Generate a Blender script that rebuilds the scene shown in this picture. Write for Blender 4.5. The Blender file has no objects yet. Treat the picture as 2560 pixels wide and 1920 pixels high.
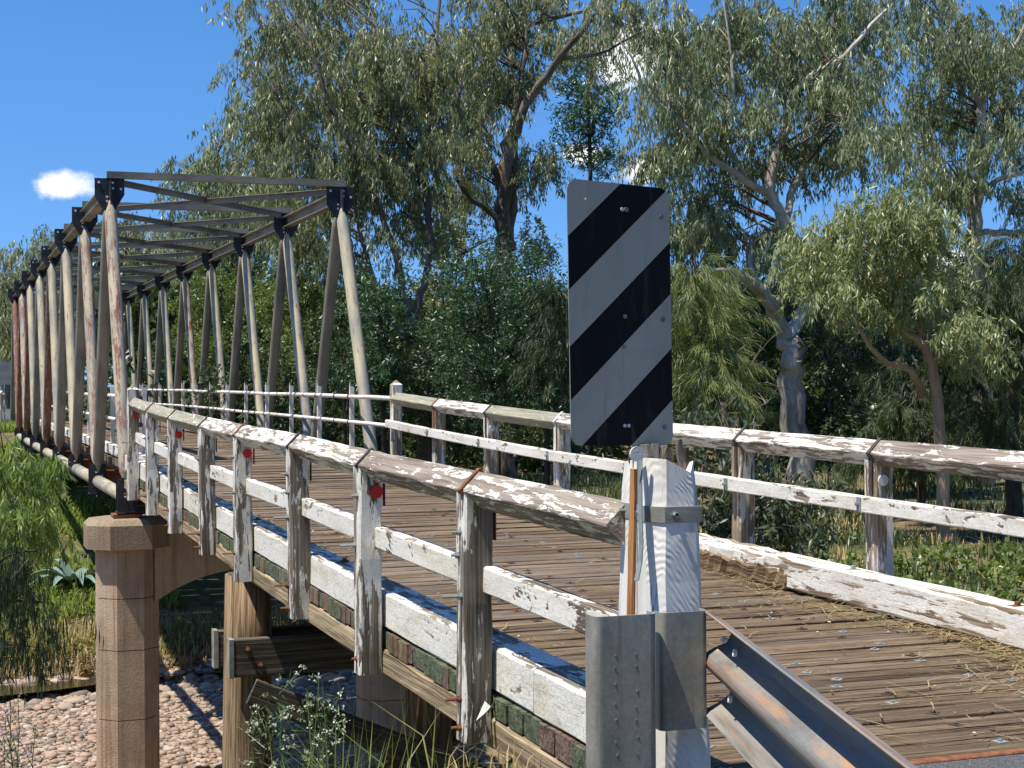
import bpy, math, random
import numpy as np
from mathutils import Vector, Matrix

# ------------------------------------------------------------------ camera, sky, sun, exposure
S = bpy.context.scene
COL = S.collection
CAM_H, YAW, PITCH, ROLL, FPX = 1.3124, 0.34823, -0.0006, -0.00565, 4000.0
_f = np.array([math.sin(YAW), math.cos(YAW), 0.0]); _r = np.array([math.cos(YAW), -math.sin(YAW), 0.0]); _u = np.array([0, 0, 1.0])
FW = _f * math.cos(PITCH) + _u * math.sin(PITCH); U0 = _u * math.cos(PITCH) - _f * math.sin(PITCH)
RT = _r * math.cos(ROLL) + U0 * math.sin(ROLL); UP = U0 * math.cos(ROLL) - _r * math.sin(ROLL)
cam_d = bpy.data.cameras.new('camera'); cam = bpy.data.objects.new('camera', cam_d); COL.objects.link(cam)
cam_d.sensor_width = 36.0; cam_d.lens = FPX / 2560 * 36.0; cam_d.clip_start = 0.05; cam_d.clip_end = 3000
m = Matrix.Identity(4)
for i in range(3):
    m[i][0] = RT[i]; m[i][1] = UP[i]; m[i][2] = -FW[i]
m[2][3] = CAM_H
cam.matrix_world = m
S.camera = cam

def ray(px, py):                       # a viewing direction, photograph pixels
    return FW + RT * ((px - 1280) / FPX) - UP * ((py - 960) / FPX)
VS = 2560 / 2212.0
def A(vx, vy, d):                      # a place at a chosen distance d
    q = ray(vx * VS, vy * VS) * d
    return np.array([q[0], q[1], CAM_H + q[2]])
def onZ(vx, vy, z):
    q = ray(vx * VS, vy * VS); t = (z - CAM_H) / q[2]
    return np.array([q[0] * t, q[1] * t, z])

SUN_TO = Vector((-0.385, -0.07, 0.92)).normalized()          # towards the sun
sun_el = math.asin(SUN_TO.z); sun_az = math.atan2(SUN_TO.x, SUN_TO.y)
sd = bpy.data.lights.new('sun', 'SUN'); so = bpy.data.objects.new('sun', sd); COL.objects.link(so)
sd.energy = 4.6; sd.angle = math.radians(0.53); sd.color = (1.0, 0.94, 0.83)
so.rotation_euler = SUN_TO.to_track_quat('Z', 'Y').to_euler(); so.location = (-20, -10, 50)

W = bpy.data.worlds.new('World'); S.world = W; W.use_nodes = True
wt = W.node_tree; wt.nodes.clear()
def wn(t, **k):
    n = wt.nodes.new(t)
    for a, b in k.items(): setattr(n, a, b)
    return n
def wmath(op, a, b=None, c=None):
    n = wn('ShaderNodeMath', operation=op)
    for i, q in enumerate((a, b, c)):
        if q is None: continue
        if isinstance(q, (int, float)): n.inputs[i].default_value = q
        else: wt.links.new(q, n.inputs[i])
    return n.outputs[0]
sky = wn('ShaderNodeTexSky', sky_type='NISHITA'); sky.sun_disc = False
sky.sun_elevation = sun_el; sky.sun_rotation = sun_az; sky.altitude = 300; sky.air_density = 1.0; sky.dust_density = 0.25; sky.ozone_density = 1.6
hsv = wn('ShaderNodeHueSaturation'); hsv.inputs['Saturation'].default_value = 1.22
tc = wn('ShaderNodeTexCoord')
skm = wn('ShaderNodeVectorMath', operation='MULTIPLY_ADD'); wt.links.new(tc.outputs['Generated'], skm.inputs[0]); skm.inputs[1].default_value = (1, 1, .8); skm.inputs[2].default_value = (0, 0, .13)
wt.links.new(skm.outputs[0], sky.inputs['Vector'])
tnt = wn('ShaderNodeMix', data_type='RGBA', blend_type='MULTIPLY'); tnt.inputs['Factor'].default_value = 1.0; wt.links.new(sky.outputs[0], tnt.inputs[6]); tnt.inputs[7].default_value = (1.0, 1.10, 1.28, 1)
wt.links.new(tnt.outputs[2], hsv.inputs['Color'])
nz = wn('ShaderNodeTexNoise'); nz.inputs['Scale'].default_value = 26; nz.inputs['Detail'].default_value = 7; nz.inputs['Roughness'].default_value = 0.6
wt.links.new(tc.outputs['Generated'], nz.inputs['Vector'])
nzc = wmath('SUBTRACT', nz.outputs[0], 0.5)
clouds = []
for (vx, vy, rx, ry) in ((126, 404, 80, 38), (1385, 105, 120, 85), (1405, 372, 75, 34), (2030, 560, 90, 30), (1260, 330, 60, 30)):
    d = ray(vx * VS, vy * VS); d /= np.linalg.norm(d); clouds.append((d, rx * VS / FPX, ry * VS / FPX))
rc = random.Random(4)
for k in range(9):                       # the same scattered fair-weather clouds all round
    a = math.radians(75 + k * 31 + rc.uniform(-8, 8)); e = math.radians(rc.uniform(9, 34))
    d = np.array([math.sin(a) * math.cos(e), math.cos(a) * math.cos(e), math.sin(e)]); sz = rc.uniform(0.03, 0.07)
    clouds.append((d, sz, sz * 0.5))
total = None
for d, rx, ry in clouds:
    rr = np.cross(d, [0, 0, 1]); rr /= np.linalg.norm(rr); uu = np.cross(rr, d)
    sub = wn('ShaderNodeVectorMath', operation='SUBTRACT'); wt.links.new(tc.outputs['Generated'], sub.inputs[0]); sub.inputs[1].default_value = d
    da = wn('ShaderNodeVectorMath', operation='DOT_PRODUCT'); wt.links.new(sub.outputs[0], da.inputs[0]); da.inputs[1].default_value = rr / rx
    db = wn('ShaderNodeVectorMath', operation='DOT_PRODUCT'); wt.links.new(sub.outputs[0], db.inputs[0]); db.inputs[1].default_value = uu / ry
    dl = wn('ShaderNodeVectorMath', operation='DOT_PRODUCT'); wt.links.new(sub.outputs[0], dl.inputs[0]); dl.inputs[1].default_value = d
    r2 = wmath('ADD', wmath('POWER', wmath('ABSOLUTE', da.outputs['Value']), 2.0), wmath('POWER', wmath('ABSOLUTE', db.outputs['Value']), 2.0))
    r1 = wmath('SQRT', r2)
    v = wmath('ADD', wmath('SUBTRACT', 1.0, r1), wmath('MULTIPLY', nzc, 2.4))
    mr = wn('ShaderNodeMapRange', interpolation_type='SMOOTHSTEP'); mr.inputs[1].default_value = 0.0; mr.inputs[2].default_value = 0.62
    wt.links.new(v, mr.inputs[0])
    g = wmath('MULTIPLY', mr.outputs[0], wmath('GREATER_THAN', dl.outputs['Value'], -0.3))
    total = g if total is None else wmath('MAXIMUM', total, g)
mix = wn('ShaderNodeMix', data_type='RGBA'); wt.links.new(total, mix.inputs['Factor'])
wt.links.new(hsv.outputs[0], mix.inputs[6]); mix.inputs[7].default_value = (9.0, 9.1, 9.3, 1)
bg = wn('ShaderNodeBackground'); bg.inputs['Strength'].default_value = 0.092; wt.links.new(mix.outputs[2], bg.inputs['Color'])
wo = wn('ShaderNodeOutputWorld'); wt.links.new(bg.outputs[0], wo.inputs[0])

S.view_settings.view_transform = 'Standard'; S.view_settings.look = 'None'
S.view_settings.gamma = 1.0; S.view_settings.use_curve_mapping = False; S.view_settings.exposure = 0.6
S.render.engine = 'CYCLES'
S.cycles.max_bounces = 6; S.cycles.diffuse_bounces = 3; S.cycles.glossy_bounces = 2; S.cycles.transmission_bounces = 3; S.cycles.transparent_max_bounces = 4
S.cycles.use_denoising = True
S.cycles.caustics_reflective = False; S.cycles.caustics_refractive = False

# ------------------------------------------------------------------ helpers
RND = random.Random(11)
NPR = np.random.default_rng(5)

class MB:
    """collects shapes; gp = coordinates along/across the piece, for grain"""
    def __init__(s): s.v = []; s.f = []; s.g = []
    def add(s, vs, fs, gs=None):
        o = len(s.v); s.v.extend([tuple(q) for q in vs]); s.f.extend([tuple(i + o for i in q) for q in fs])
        s.g.extend([tuple(q) for q in (gs if gs is not None else vs)])
    def timber(s, p0, p1, w, h, up=(0, 0, 1), ch=0.008, segs=1, jit=0.0, roll=0.0, rnd=RND, taper=1.0):
        p0 = np.array(p0, float); p1 = np.array(p1, float); d = p1 - p0; L = np.linalg.norm(d); d /= L
        up = np.array(up, float); sd_ = np.cross(d, up); sd_ /= np.linalg.norm(sd_); u = np.cross(sd_, d)
        if roll: sd_, u = sd_ * math.cos(roll) + u * math.sin(roll), u * math.cos(roll) - sd_ * math.sin(roll)
        oa, ob, oc = rnd.uniform(0, 60), rnd.uniform(0, 9), rnd.uniform(0, 9)
        vs, gs, fs = [], [], []
        for k in range(segs + 1):
            t = k / segs; sc = 1 + (taper - 1) * t; a, b = w / 2 * sc, h / 2 * sc
            c = min(ch, a * .45, b * .45)
            ring = [(-a + c, -b), (a - c, -b), (a, -b + c), (a, b - c), (a - c, b), (-a + c, b), (-a, b - c), (-a, -b + c)]
            for (x, y) in ring:
                jx, jy = rnd.uniform(-jit, jit), rnd.uniform(-jit, jit)
                vs.append(p0 + d * L * t + sd_ * (x + jx) + u * (y + jy)); gs.append((oa + L * t, ob + x, oc + y))
        for k in range(segs):
            for i in range(8):
                j = (i + 1) % 8; fs.append((k * 8 + i, k * 8 + j, k * 8 + 8 + j, k * 8 + 8 + i))
        fs.append(tuple(range(7, -1, -1))); fs.append(tuple(segs * 8 + i for i in range(8)))
        s.add(vs, fs, gs); return s
    def box(s, c, size, rz=0.0, ch=0.0):
        x, y, z = size; d = np.array([math.cos(rz), math.sin(rz), 0]) * x / 2
        c = np.array(c, float)
        return s.timber(c - d, c + d, y, z, ch=ch)
    def tube(s, pts, rad, n=10, cap=True, rnd=RND, flat=None):
        pts = [np.array(p, float) for p in pts]; m_ = len(pts)
        if not hasattr(rad, '__len__'): rad = [rad] * m_
        oa, ob = rnd.uniform(0, 60), rnd.uniform(0, 9)
        vs, gs, fs = [], [], []; al = 0.0; ref = None
        for k in range(m_):
            d = pts[min(k + 1, m_ - 1)] - pts[max(k - 1, 0)]; d /= (np.linalg.norm(d) + 1e-9)
            if ref is None: ref = np.array([0, 0, 1.0]) if abs(d[2]) < .9 else np.array([0, 1.0, 0])
            a = np.cross(d, ref); a /= (np.linalg.norm(a) + 1e-9); b = np.cross(a, d); ref = b
            if k: al += np.linalg.norm(pts[k] - pts[k - 1])
            fl = flat[k] if flat else 1.0
            for i in range(n):
                t = 2 * math.pi * i / n
                vs.append(pts[k] + (a * math.cos(t) * fl + b * math.sin(t)) * rad[k]); gs.append((oa + al, ob + math.cos(t) * rad[k], ob + math.sin(t) * rad[k]))
        for k in range(m_ - 1):
            for i in range(n):
                j = (i + 1) % n; fs.append((k * n + i, k * n + j, k * n + n + j, k * n + n + i))
        if cap:
            fs.append(tuple(range(n - 1, -1, -1))); fs.append(tuple((m_ - 1) * n + i for i in range(n)))
        s.add(vs, fs, gs); return s
    def prism(s, poly, ax, off, thick):
        """poly: 3D points of a flat outline; extruded by thick along ax"""
        ax = np.array(ax, float); P = [np.array(p, float) + ax * off for p in poly]; n = len(P)
        vs = P + [p + ax * thick for p in P]
        fs = [tuple(range(n)), tuple(range(2 * n - 1, n - 1, -1))] + [((i + 1) % n, i, n + i, n + (i + 1) % n) for i in range(n)]
        s.add(vs, fs); return s
    def disc(s, c, ax, r, t, n=16):
        c = np.array(c, float); ax = np.array(ax, float) / np.linalg.norm(ax)
        return s.tube([c, c + ax * t], r, n=n)
    def build(s, name, mat, parent=None, smooth=False):
        me = bpy.data.meshes.new(name)
        off = wloc(parent)
        me.from_pydata([(a - off[0], b - off[1], c - off[2]) for a, b, c in s.v], [], s.f)
        at_ = me.attributes.new('gp', 'FLOAT_VECTOR', 'POINT'); at_.data.foreach_set('vector', np.array(s.g, np.float32).ravel())
        if smooth: me.polygons.foreach_set('use_smooth', [True] * len(me.polygons))
        me.materials.append(mat)
        o = bpy.data.objects.new(name, me); COL.objects.link(o)
        if parent is not None: o.parent = parent
        return o
def wloc(o):
    t = Vector((0, 0, 0))
    while o is not None: t += o.location; o = o.parent
    return t
def tag(o, label=None, cat=None, group=None, kind=None):
    for k, v in (('label', label), ('category', cat), ('group', group), ('kind', kind)):
        if v: o[k] = v
    return o
def thing(name, label, cat, loc=(0, 0, 0), group=None):
    o = bpy.data.objects.new(name, None); COL.objects.link(o); o.location = [float(q) for q in loc]; o.empty_display_size = .2
    return tag(o, label, cat, group)
def npmesh(name, V, F, mat, parent=None, tint=None, smooth=False, gp=None):
    """V (n,3) float, F (m,k) int -> object"""
    off = np.array(wloc(parent)); V = (np.asarray(V) - off).astype(np.float32); F = np.asarray(F, np.int32)
    me = bpy.data.meshes.new(name); k = F.shape[1]
    me.vertices.add(len(V)); me.vertices.foreach_set('co', V.ravel())
    me.loops.add(F.size); me.loops.foreach_set('vertex_index', F.ravel())
    me.polygons.add(len(F)); me.polygons.foreach_set('loop_start', np.arange(0, F.size, k, dtype=np.int32))
    if smooth: me.polygons.foreach_set('use_smooth', np.ones(len(F), bool))
    if tint is not None:
        a = me.attributes.new('tint', 'FLOAT', 'POINT'); a.data.foreach_set('value', np.asarray(tint, np.float32))
    if gp is not None:
        a = me.attributes.new('gp', 'FLOAT_VECTOR', 'POINT'); a.data.foreach_set('vector', np.asarray(gp, np.float32).ravel())
    me.update(calc_edges=True); me.materials.append(mat)
    o = bpy.data.objects.new(name, me); COL.objects.link(o)
    if parent is not None: o.parent = parent
    return o

# ------------------------------------------------------------------ materials
class Mat:
    def __init__(s, name):
        s.m = bpy.data.materials.new(name); s.m.use_nodes = True; s.t = s.m.node_tree; s.t.nodes.clear()
        s.out = s.n('ShaderNodeOutputMaterial'); s.b = s.n('ShaderNodeBsdfPrincipled'); s.t.links.new(s.b.outputs[0], s.out.inputs[0])
    def n(s, t, **k):
        q = s.t.nodes.new(t)
        for a, b in k.items(): setattr(q, a, b)
        return q
    def set(s, sock, v):
        if hasattr(v, 'is_linked') or isinstance(v, bpy.types.NodeSocket): s.t.links.new(v, sock)
        else: sock.default_value = v
    def P(s, **k):
        for a, v in k.items(): s.set(s.b.inputs[a.replace('_', ' ')], (v + (1,)) if isinstance(v, tuple) and len(v) == 3 else v)
    def math(s, op, a, b=None, c=None, clamp=False):
        n = s.n('ShaderNodeMath', operation=op); n.use_clamp = clamp
        for i, q in enumerate((a, b, c)):
            if q is not None: s.set(n.inputs[i], q)
        return n.outputs[0]
    def gp(s, scale=(1, 1, 1), attr='gp', jitter=True):
        a = s.n('ShaderNodeAttribute', attribute_name=attr); v = a.outputs['Vector']
        if jitter:
            oi = s.n('ShaderNodeObjectInfo'); ad = s.n('ShaderNodeVectorMath', operation='ADD'); s.t.links.new(v, ad.inputs[0])
            cx = s.n('ShaderNodeCombineXYZ')
            for i, k in enumerate((31.0, 7.0, 13.0)): s.t.links.new(s.math('MULTIPLY', oi.outputs['Random'], k), cx.inputs[i])
            s.t.links.new(cx.outputs[0], ad.inputs[1]); v = ad.outputs[0]
        return s.scale(v, scale)
    def world(s, scale=(1, 1, 1)):
        g = s.n('ShaderNodeNewGeometry'); return s.scale(g.outputs['Position'], scale)
    def scale(s, v, scale):
        mp = s.n('ShaderNodeVectorMath', operation='MULTIPLY'); s.t.links.new(v, mp.inputs[0]); mp.inputs[1].default_value = scale; return mp.outputs[0]
    def noise(s, vec, scale=1, detail=4, rough=.55, dist=0.0):
        n = s.n('ShaderNodeTexNoise'); n.inputs['Scale'].default_value = scale; n.inputs['Detail'].default_value = detail
        n.inputs['Roughness'].default_value = rough; n.inputs['Distortion'].default_value = dist; s.t.links.new(vec, n.inputs['Vector']); return n.outputs[0]
    def vor(s, vec, scale=1, feature='F1', out='Distance', rnd=1.0):
        n = s.n('ShaderNodeTexVoronoi', feature=feature); n.inputs['Scale'].default_value = scale; n.inputs['Randomness'].default_value = rnd; s.t.links.new(vec, n.inputs['Vector']); return n.outputs[out]
    def ramp(s, f, stops):
        n = s.n('ShaderNodeValToRGB'); s.t.links.new(f, n.inputs[0]); e = n.color_ramp.elements
        while len(e) > 1: e.remove(e[-1])
        for i, (p, c) in enumerate(stops):
            q = e[0] if i == 0 else e.new(p); q.position = p
            c = (c, c, c) if isinstance(c, (int, float)) else c; q.color = (c[0], c[1], c[2], 1)
        return n.outputs[0]
    def mr(s, v, a, b, c=0., d=1., smooth=True):
        n = s.n('ShaderNodeMapRange'); n.interpolation_type = 'SMOOTHSTEP' if smooth else 'LINEAR'; s.set(n.inputs[0], v)
        for i, q in enumerate((a, b, c, d)): s.set(n.inputs[i + 1], q)
        return n.outputs[0]
    def mix(s, f, a, b, mode='MIX'):
        n = s.n('ShaderNodeMix', data_type='RGBA', blend_type=mode); s.set(n.inputs['Factor'], f)
        for i, q in ((6, a), (7, b)): s.set(n.inputs[i], (q + (1,)) if isinstance(q, tuple) and len(q) == 3 else q)
        return n.outputs[2]
    def bump(s, h, strength=.5, dist=.01):
        n = s.n('ShaderNodeBump'); n.inputs['Strength'].default_value = strength; n.inputs['Distance'].default_value = dist; s.t.links.new(h, n.inputs['Height'])
        s.t.links.new(n.outputs[0], s.b.inputs['Normal']); return n

def painted_wood(name, thr, paint=(.80, .765, .69), wood1=(.135, .107, .08), wood2=(.30, .255, .20), fl=(1.7, 12, 12), crack=.5, soft=.012, lichen=0.0, grainamp=1.0, vary=.32, topwear_shade=.0):
    k = Mat(name)
    g = k.gp((1, 1, 1))
    gr = k.noise(k.gp((1.6, 55, 55)), 1, 5, .6, .4)
    gr2 = k.noise(k.gp((.7, 14, 14)), 1, 4, .6, .3)
    wood = k.ramp(k.math('ADD', k.math('MULTIPLY', gr, .6), k.math('MULTIPLY', gr2, .4)), [(.3, tuple(q * .35 for q in wood1)), (.45, wood1), (.6, wood2), (.75, tuple(min(1, q * 1.15) for q in wood2))])
    if lichen:
        li = k.mr(k.noise(k.gp((5, 9, 9)), 1, 6, .7), .5 - lichen * .15, .62)
        wood = k.mix(k.math('MULTIPLY', li, .7), wood, (.27, .28, .20))
    n1 = k.noise(k.gp(fl), 1, 7, .62, .6); n2 = k.noise(k.gp((fl[0] * 7, fl[1] * 5, fl[2] * 5)), 1, 4, .6)
    pm = k.math('ADD', k.math('MULTIPLY', n1, .82), k.math('MULTIPLY', n2, .18))
    lo = k.noise(k.gp((1.1, 3.0, 3.0)), 1, 3, .5, .3)
    pm = k.math('ADD', pm, k.math('MULTIPLY', k.math('SUBTRACT', lo, .5), vary))
    if topwear_shade:
        ge = k.n('ShaderNodeNewGeometry'); sz = k.n('ShaderNodeSeparateXYZ'); k.t.links.new(ge.outputs['True Normal'], sz.inputs[0]); pm = k.math('SUBTRACT', pm, k.math('MULTIPLY', k.mr(sz.outputs[2], .5, .9), topwear_shade))  # upward faces worn to bare wood, also deepening the shade on kerb tops
    mask = k.mr(pm, thr, thr + soft)
    edge = k.mr(pm, thr + .0, thr + .07)
    cr = k.noise(k.gp((5, 80, 80)), 1, 3, .5, 1.2); crm = k.mr(k.math('ABSOLUTE', k.math('SUBTRACT', cr, .5)), .0, .03)
    crv = k.vor(k.gp((16, 42, 42)), 1, 'DISTANCE_TO_EDGE'); crm2 = k.mr(crv, .0, .05)
    crk = k.math('SUBTRACT', 1.0, k.math('MULTIPLY', k.math('SUBTRACT', 1.0, k.math('MINIMUM', crm, crm2)), crack * .55))
    dirt = k.noise(k.gp((1.5, 6, 6)), 1, 6, .65)
    pc = k.mix(k.mr(dirt, .42, .75), paint, (paint[0] * .78, paint[1] * .73, paint[2] * .62))
    pc = k.mix(1.0, pc, crk, 'MULTIPLY')
    col = k.mix(mask, wood, pc)
    k.P(Base_Color=col, Roughness=k.math('SUBTRACT', .85, k.math('MULTIPLY', mask, .2)), Specular_IOR_Level=.25)
    h = k.math('ADD', k.math('MULTIPLY', mask, .45), k.math('MULTIPLY', k.math('MULTIPLY', gr, k.math('SUBTRACT', 1.15, mask)), .8 * grainamp))
    h = k.math('ADD', h, k.math('MULTIPLY', crk, .12)); h = k.math('SUBTRACT', h, k.math('MULTIPLY', edge, .1))
    k.bump(h, 1.0, .009)
    return k.m
M_post = painted_wood('flaking_white_paint', .505)
M_postr = painted_wood('flaking_white_paint_pale', .515, wood1=(.22, .16, .10), wood2=(.42, .34, .24))
M_kerb = painted_wood('cracked_white_paint', .36, crack=.8, fl=(3, 10, 10), topwear_shade=.14, wood1=(.15, .12, .09), wood2=(.36, .31, .245))
M_kerbw = painted_wood('worn_white_paint', .455, crack=.6, fl=(1.6, 14, 14), wood1=(.20, .145, .09), wood2=(.4, .33, .24))
M_mid = painted_wood('chipped_white_paint', .405, crack=.5, fl=(4, 12, 12), topwear_shade=.05)
M_rail = painted_wood('worn_rail_paint', .535, fl=(4, 30, 30), wood1=(.20, .16, .125), wood2=(.34, .29, .235), grainamp=.8)
M_railw = painted_wood('rail_paint_mostly_left', .47, fl=(3.2, 26, 26), wood1=(.20, .16, .125), wood2=(.36, .31, .25))
M_raill = painted_wood('lichen_grey_rail', .62, fl=(5, 20, 20), wood1=(.24, .21, .15), wood2=(.42, .38, .29), lichen=1.0)
M_rot = painted_wood('rotten_brown_wood', .63, wood1=(.12, .075, .04), wood2=(.33, .23, .13), fl=(5, 16, 16), grainamp=2.2)
M_beam = painted_wood('weathered_brown_beam', .9, wood1=(.20, .145, .085), wood2=(.46, .36, .22))
M_dark = painted_wood('dark_old_beam', .9, wood1=(.055, .045, .035), wood2=(.16, .13, .10))
M_grey = painted_wood('bleached_grey_wood', .9, wood1=(.16, .14, .12), wood2=(.36, .33, .29))

def raw_plank(name, c0, c1, c2, c3):
    k = Mat(name)
    a = k.noise(k.gp((.9, 30, 10)), 1, 7, .7, .9); b = k.noise(k.gp((.35, 5, 3)), 1, 5, .6, .4); c = k.noise(k.gp((2.6, 120, 30)), 1, 4, .65, .5)
    w = k.math('ADD', k.math('ADD', k.math('MULTIPLY', a, .5), k.math('MULTIPLY', b, .25)), k.math('MULTIPLY', c, .25))
    col = k.ramp(w, [(.39, c0), (.465, c1), (.535, c2), (.63, c3)])
    oi = k.n('ShaderNodeObjectInfo'); col = k.mix(1.0, col, k.ramp(oi.outputs['Random'], [(0, (.80, .79, .78)), (.5, (1, .98, .95)), (1, (1.14, 1.08, 1.0))]), 'MULTIPLY')
    ck = k.noise(k.gp((.5, 34, 8)), 1, 6, .7, 1.6); ckm = k.mr(ck, .605, .635)
    ck2 = k.noise(k.gp((1.1, 70, 8)), 1, 5, .65, .9); ckm2 = k.mr(ck2, .60, .66)
    ck3 = k.noise(k.gp((1.8, 11, 6)), 1, 5, .7, 1.5); ckm3 = k.mr(ck3, .66, .69)
    cm = k.math('MAXIMUM', k.math('MAXIMUM', ckm, k.math('MULTIPLY', ckm2, .75)), ckm3)
    col = k.mix(k.math('MULTIPLY', cm, .85), col, (.02, .013, .008))
    gl = k.noise(k.gp((.8, 9, 5)), 1, 4, .6, .6); col = k.mix(k.math('MULTIPLY', k.mr(gl, .55, .7), .3), col, (.30, .19, .09))
    sp = k.noise(k.gp((26, 40, 26)), 1, 3, .5); col = k.mix(k.math('MULTIPLY', k.mr(sp, .68, .74), .5), col, (.5, .45, .38))
    k.P(Base_Color=col, Roughness=.9, Specular_IOR_Level=.15)
    h = k.math('SUBTRACT', k.math('ADD', k.math('MULTIPLY', a, .9), k.math('MULTIPLY', c, .35)), k.math('MULTIPLY', cm, 1.0))
    k.bump(h, 1.0, .03)
    return k.m
M_deck = raw_plank('deck_timber', (.075, .051, .031), (.165, .117, .074), (.265, .198, .13), (.41, .33, .235))
M_deckg = raw_plank('deck_timber_grey', (.08, .06, .043), (.18, .14, .102), (.28, .225, .17), (.42, .355, .275))

def simple(name, col, rough=.8, var=.25, scale=6, metal=0.0, bump=.2, bd=.01, spec=.3, col2=None, attr=False):
    k = Mat(name); v = k.gp() if attr else k.world()
    n = k.noise(v, scale, 7, .65)
    c2 = col2 or tuple(q * (1 - var) for q in col)
    k.P(Base_Color=k.ramp(n, [(.3, c2), (.65, col)]), Roughness=rough, Metallic=metal, Specular_IOR_Level=spec)
    if bump: k.bump(k.noise(v, scale * 5, 5, .6), bump, bd)
    return k.m
M_green = painted_wood('green_stained_plank_end', .9, wood1=(.06, .07, .04), wood2=(.16, .19, .115))
M_redend = painted_wood('reddish_plank_end', .9, wood1=(.09, .06, .045), wood2=(.24, .16, .12))
M_galv = None
def galv(name, base=(.36, .38, .375), rust=.0, rough=.5):
    k = Mat(name); v = k.gp((1, 1, 1))
    sp = k.vor(k.gp((70, 70, 70)), 1, 'F1', 'Color'); bw = k.n('ShaderNodeRGBToBW'); k.t.links.new(sp, bw.inputs[0])
    n = k.noise(k.gp((2, 5, 5)), 1, 7, .65)
    c = k.ramp(n, [(.3, tuple(q * .62 for q in base)), (.5, base), (.72, tuple(min(.9, q * 1.25) for q in base))])
    c = k.mix(.22, c, bw.outputs[0], 'MULTIPLY'); gm = k.noise(k.gp((.8, 16, 16)), 1, 6, .7, .3); c = k.mix(k.math('MULTIPLY', k.mr(gm, .5, .68), .45), c, (.16, .14, .10))
    if rust:
        r = k.noise(k.gp((1.1, 6, 6)), 1, 7, .7, .4); rm = k.mr(r, .62 - rust * .3, .78 - rust * .2)
        c = k.mix(k.math('MULTIPLY', rm, .85), c, (.42, .22, .10))
        k.P(Metallic=k.math('SUBTRACT', .05, k.math('MULTIPLY', rm, .05)))
    else: k.P(Metallic=.2)
    pit = k.mr(k.noise(k.gp((60, 60, 60)), 1, 2, .5), .7, .76); c = k.mix(k.math('MULTIPLY', pit, .4), c, (.1, .09, .08))
    k.P(Base_Color=c, Roughness=k.mr(n, .3, .7, rough - .07, rough + .2), Specular_IOR_Level=.4)
    k.bump(k.noise(k.gp((9, 14, 14)), 1, 4, .6), .1, .006)
    return k.m
M_galv = galv('galvanised_steel', (.37, .36, .32)); M_galvr = galv('galvanised_rail_rusted', (.24, .235, .215), rust=.5); M_galvd = galv('dull_galvanised_strap', (.30, .33, .33), rough=.55)
M_rust = simple('rusty_iron', (.30, .12, .055), .85, col2=(.10, .045, .03), scale=22, bump=.5, spec=.2)
M_iron = simple('dark_strap_iron', (.10, .075, .06), .7, col2=(.03, .026, .026), scale=18, bump=.4)
M_gus = simple('blue_black_plate', (.055, .06, .072), .6, col2=(.018, .02, .026), scale=7, bump=.25, metal=.3)
M_rivet = simple('pale_bolt_head', (.85, .85, .84), .5, var=.2)
def tube_mat(name, cream, rust_thr, grey=1.0):
    k = Mat(name)
    n = k.noise(k.gp((1.1, 3, 3)), 1, 6, .6); n2 = k.noise(k.gp((2.2, 14, 14)), 1, 8, .7, .5); n3 = k.noise(k.gp((9, 30, 30)), 1, 5, .65)
    c = k.ramp(n, [(.32, (.20 * grey, .20 * grey, .20 * grey)), (.46, (.33 * grey, .305 * grey, .23 * grey)), (.56, cream), (.72, tuple(min(.85, q * 1.12) for q in cream))])
    c = k.mix(k.math('MULTIPLY', k.mr(n3, .55, .7), .35), c, (.26, .25, .24))
    rm = k.mr(k.math('ADD', k.math('MULTIPLY', n2, .75), k.math('MULTIPLY', n3, .25)), rust_thr, rust_thr + .05)
    c = k.mix(rm, c, k.ramp(n3, [(.35, (.09, .04, .03)), (.6, (.27, .12, .075)), (.75, (.36, .19, .10))]))
    k.P(Base_Color=c, Roughness=.62, Specular_IOR_Level=.35); k.bump(k.math('ADD', n3, k.math('MULTIPLY', rm, -.4)), .25, .006)
    return k.m
M_tube = tube_mat('cream_paint_tube', (.44, .385, .25), .56); M_tuber = tube_mat('rusting_cream_tube', (.42, .36, .25), .505); M_tubev = tube_mat('red_rusted_tube', (.42, .33, .26), .42)
M_chord = tube_mat('grey_brown_steel', (.27, .24, .18), .56, .62)
M_whitepipe = painted_wood('white_painted_pipe', .30, paint=(.72, .68, .64), crack=.0, fl=(6, 20, 20), wood1=(.2, .12, .08), wood2=(.35, .25, .18), grainamp=.2)

def concrete(cap=0.0):
    k = Mat('tan_concrete' if not cap else 'weathered_concrete'); v = k.world()
    n = k.noise(v, 1.1, 8, .65); n2 = k.noise(v, 34, 5, .7)
    st = k.noise(k.world((15, 15, .35)), 1, 5, .6, .2)
    c = k.ramp(n, [(.3, (.34, .24, .155)), (.5, (.50, .375, .25)), (.7, (.60, .485, .35))])
    c = k.mix(k.math('MULTIPLY', k.mr(st, .5, .68), .6), c, (.25, .165, .10)); blk = k.noise(k.world((1.6, 1.6, .9)), 1, 6, .7, .5); c = k.mix(k.math('MULTIPLY', k.mr(blk, .56, .72), .5), c, (.14, .10, .07)); c = k.mix(k.math('MULTIPLY', cap, .55), c, (.20, .155, .11))
    c = k.mix(.35, c, k.ramp(n2, [(.3, .45), (.7, 1.0)]), 'MULTIPLY')
    k.P(Base_Color=c, Roughness=.92, Specular_IOR_Level=.15)
    k.bump(k.math('ADD', k.math('MULTIPLY', n2, .9), st), .6, .025); return k.m
M_conc = concrete(); M_cap = concrete(1.0)
M_pile = painted_wood('round_pile_timber', .95, wood1=(.17, .105, .055), wood2=(.42, .30, .18), grainamp=1.6)

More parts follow.
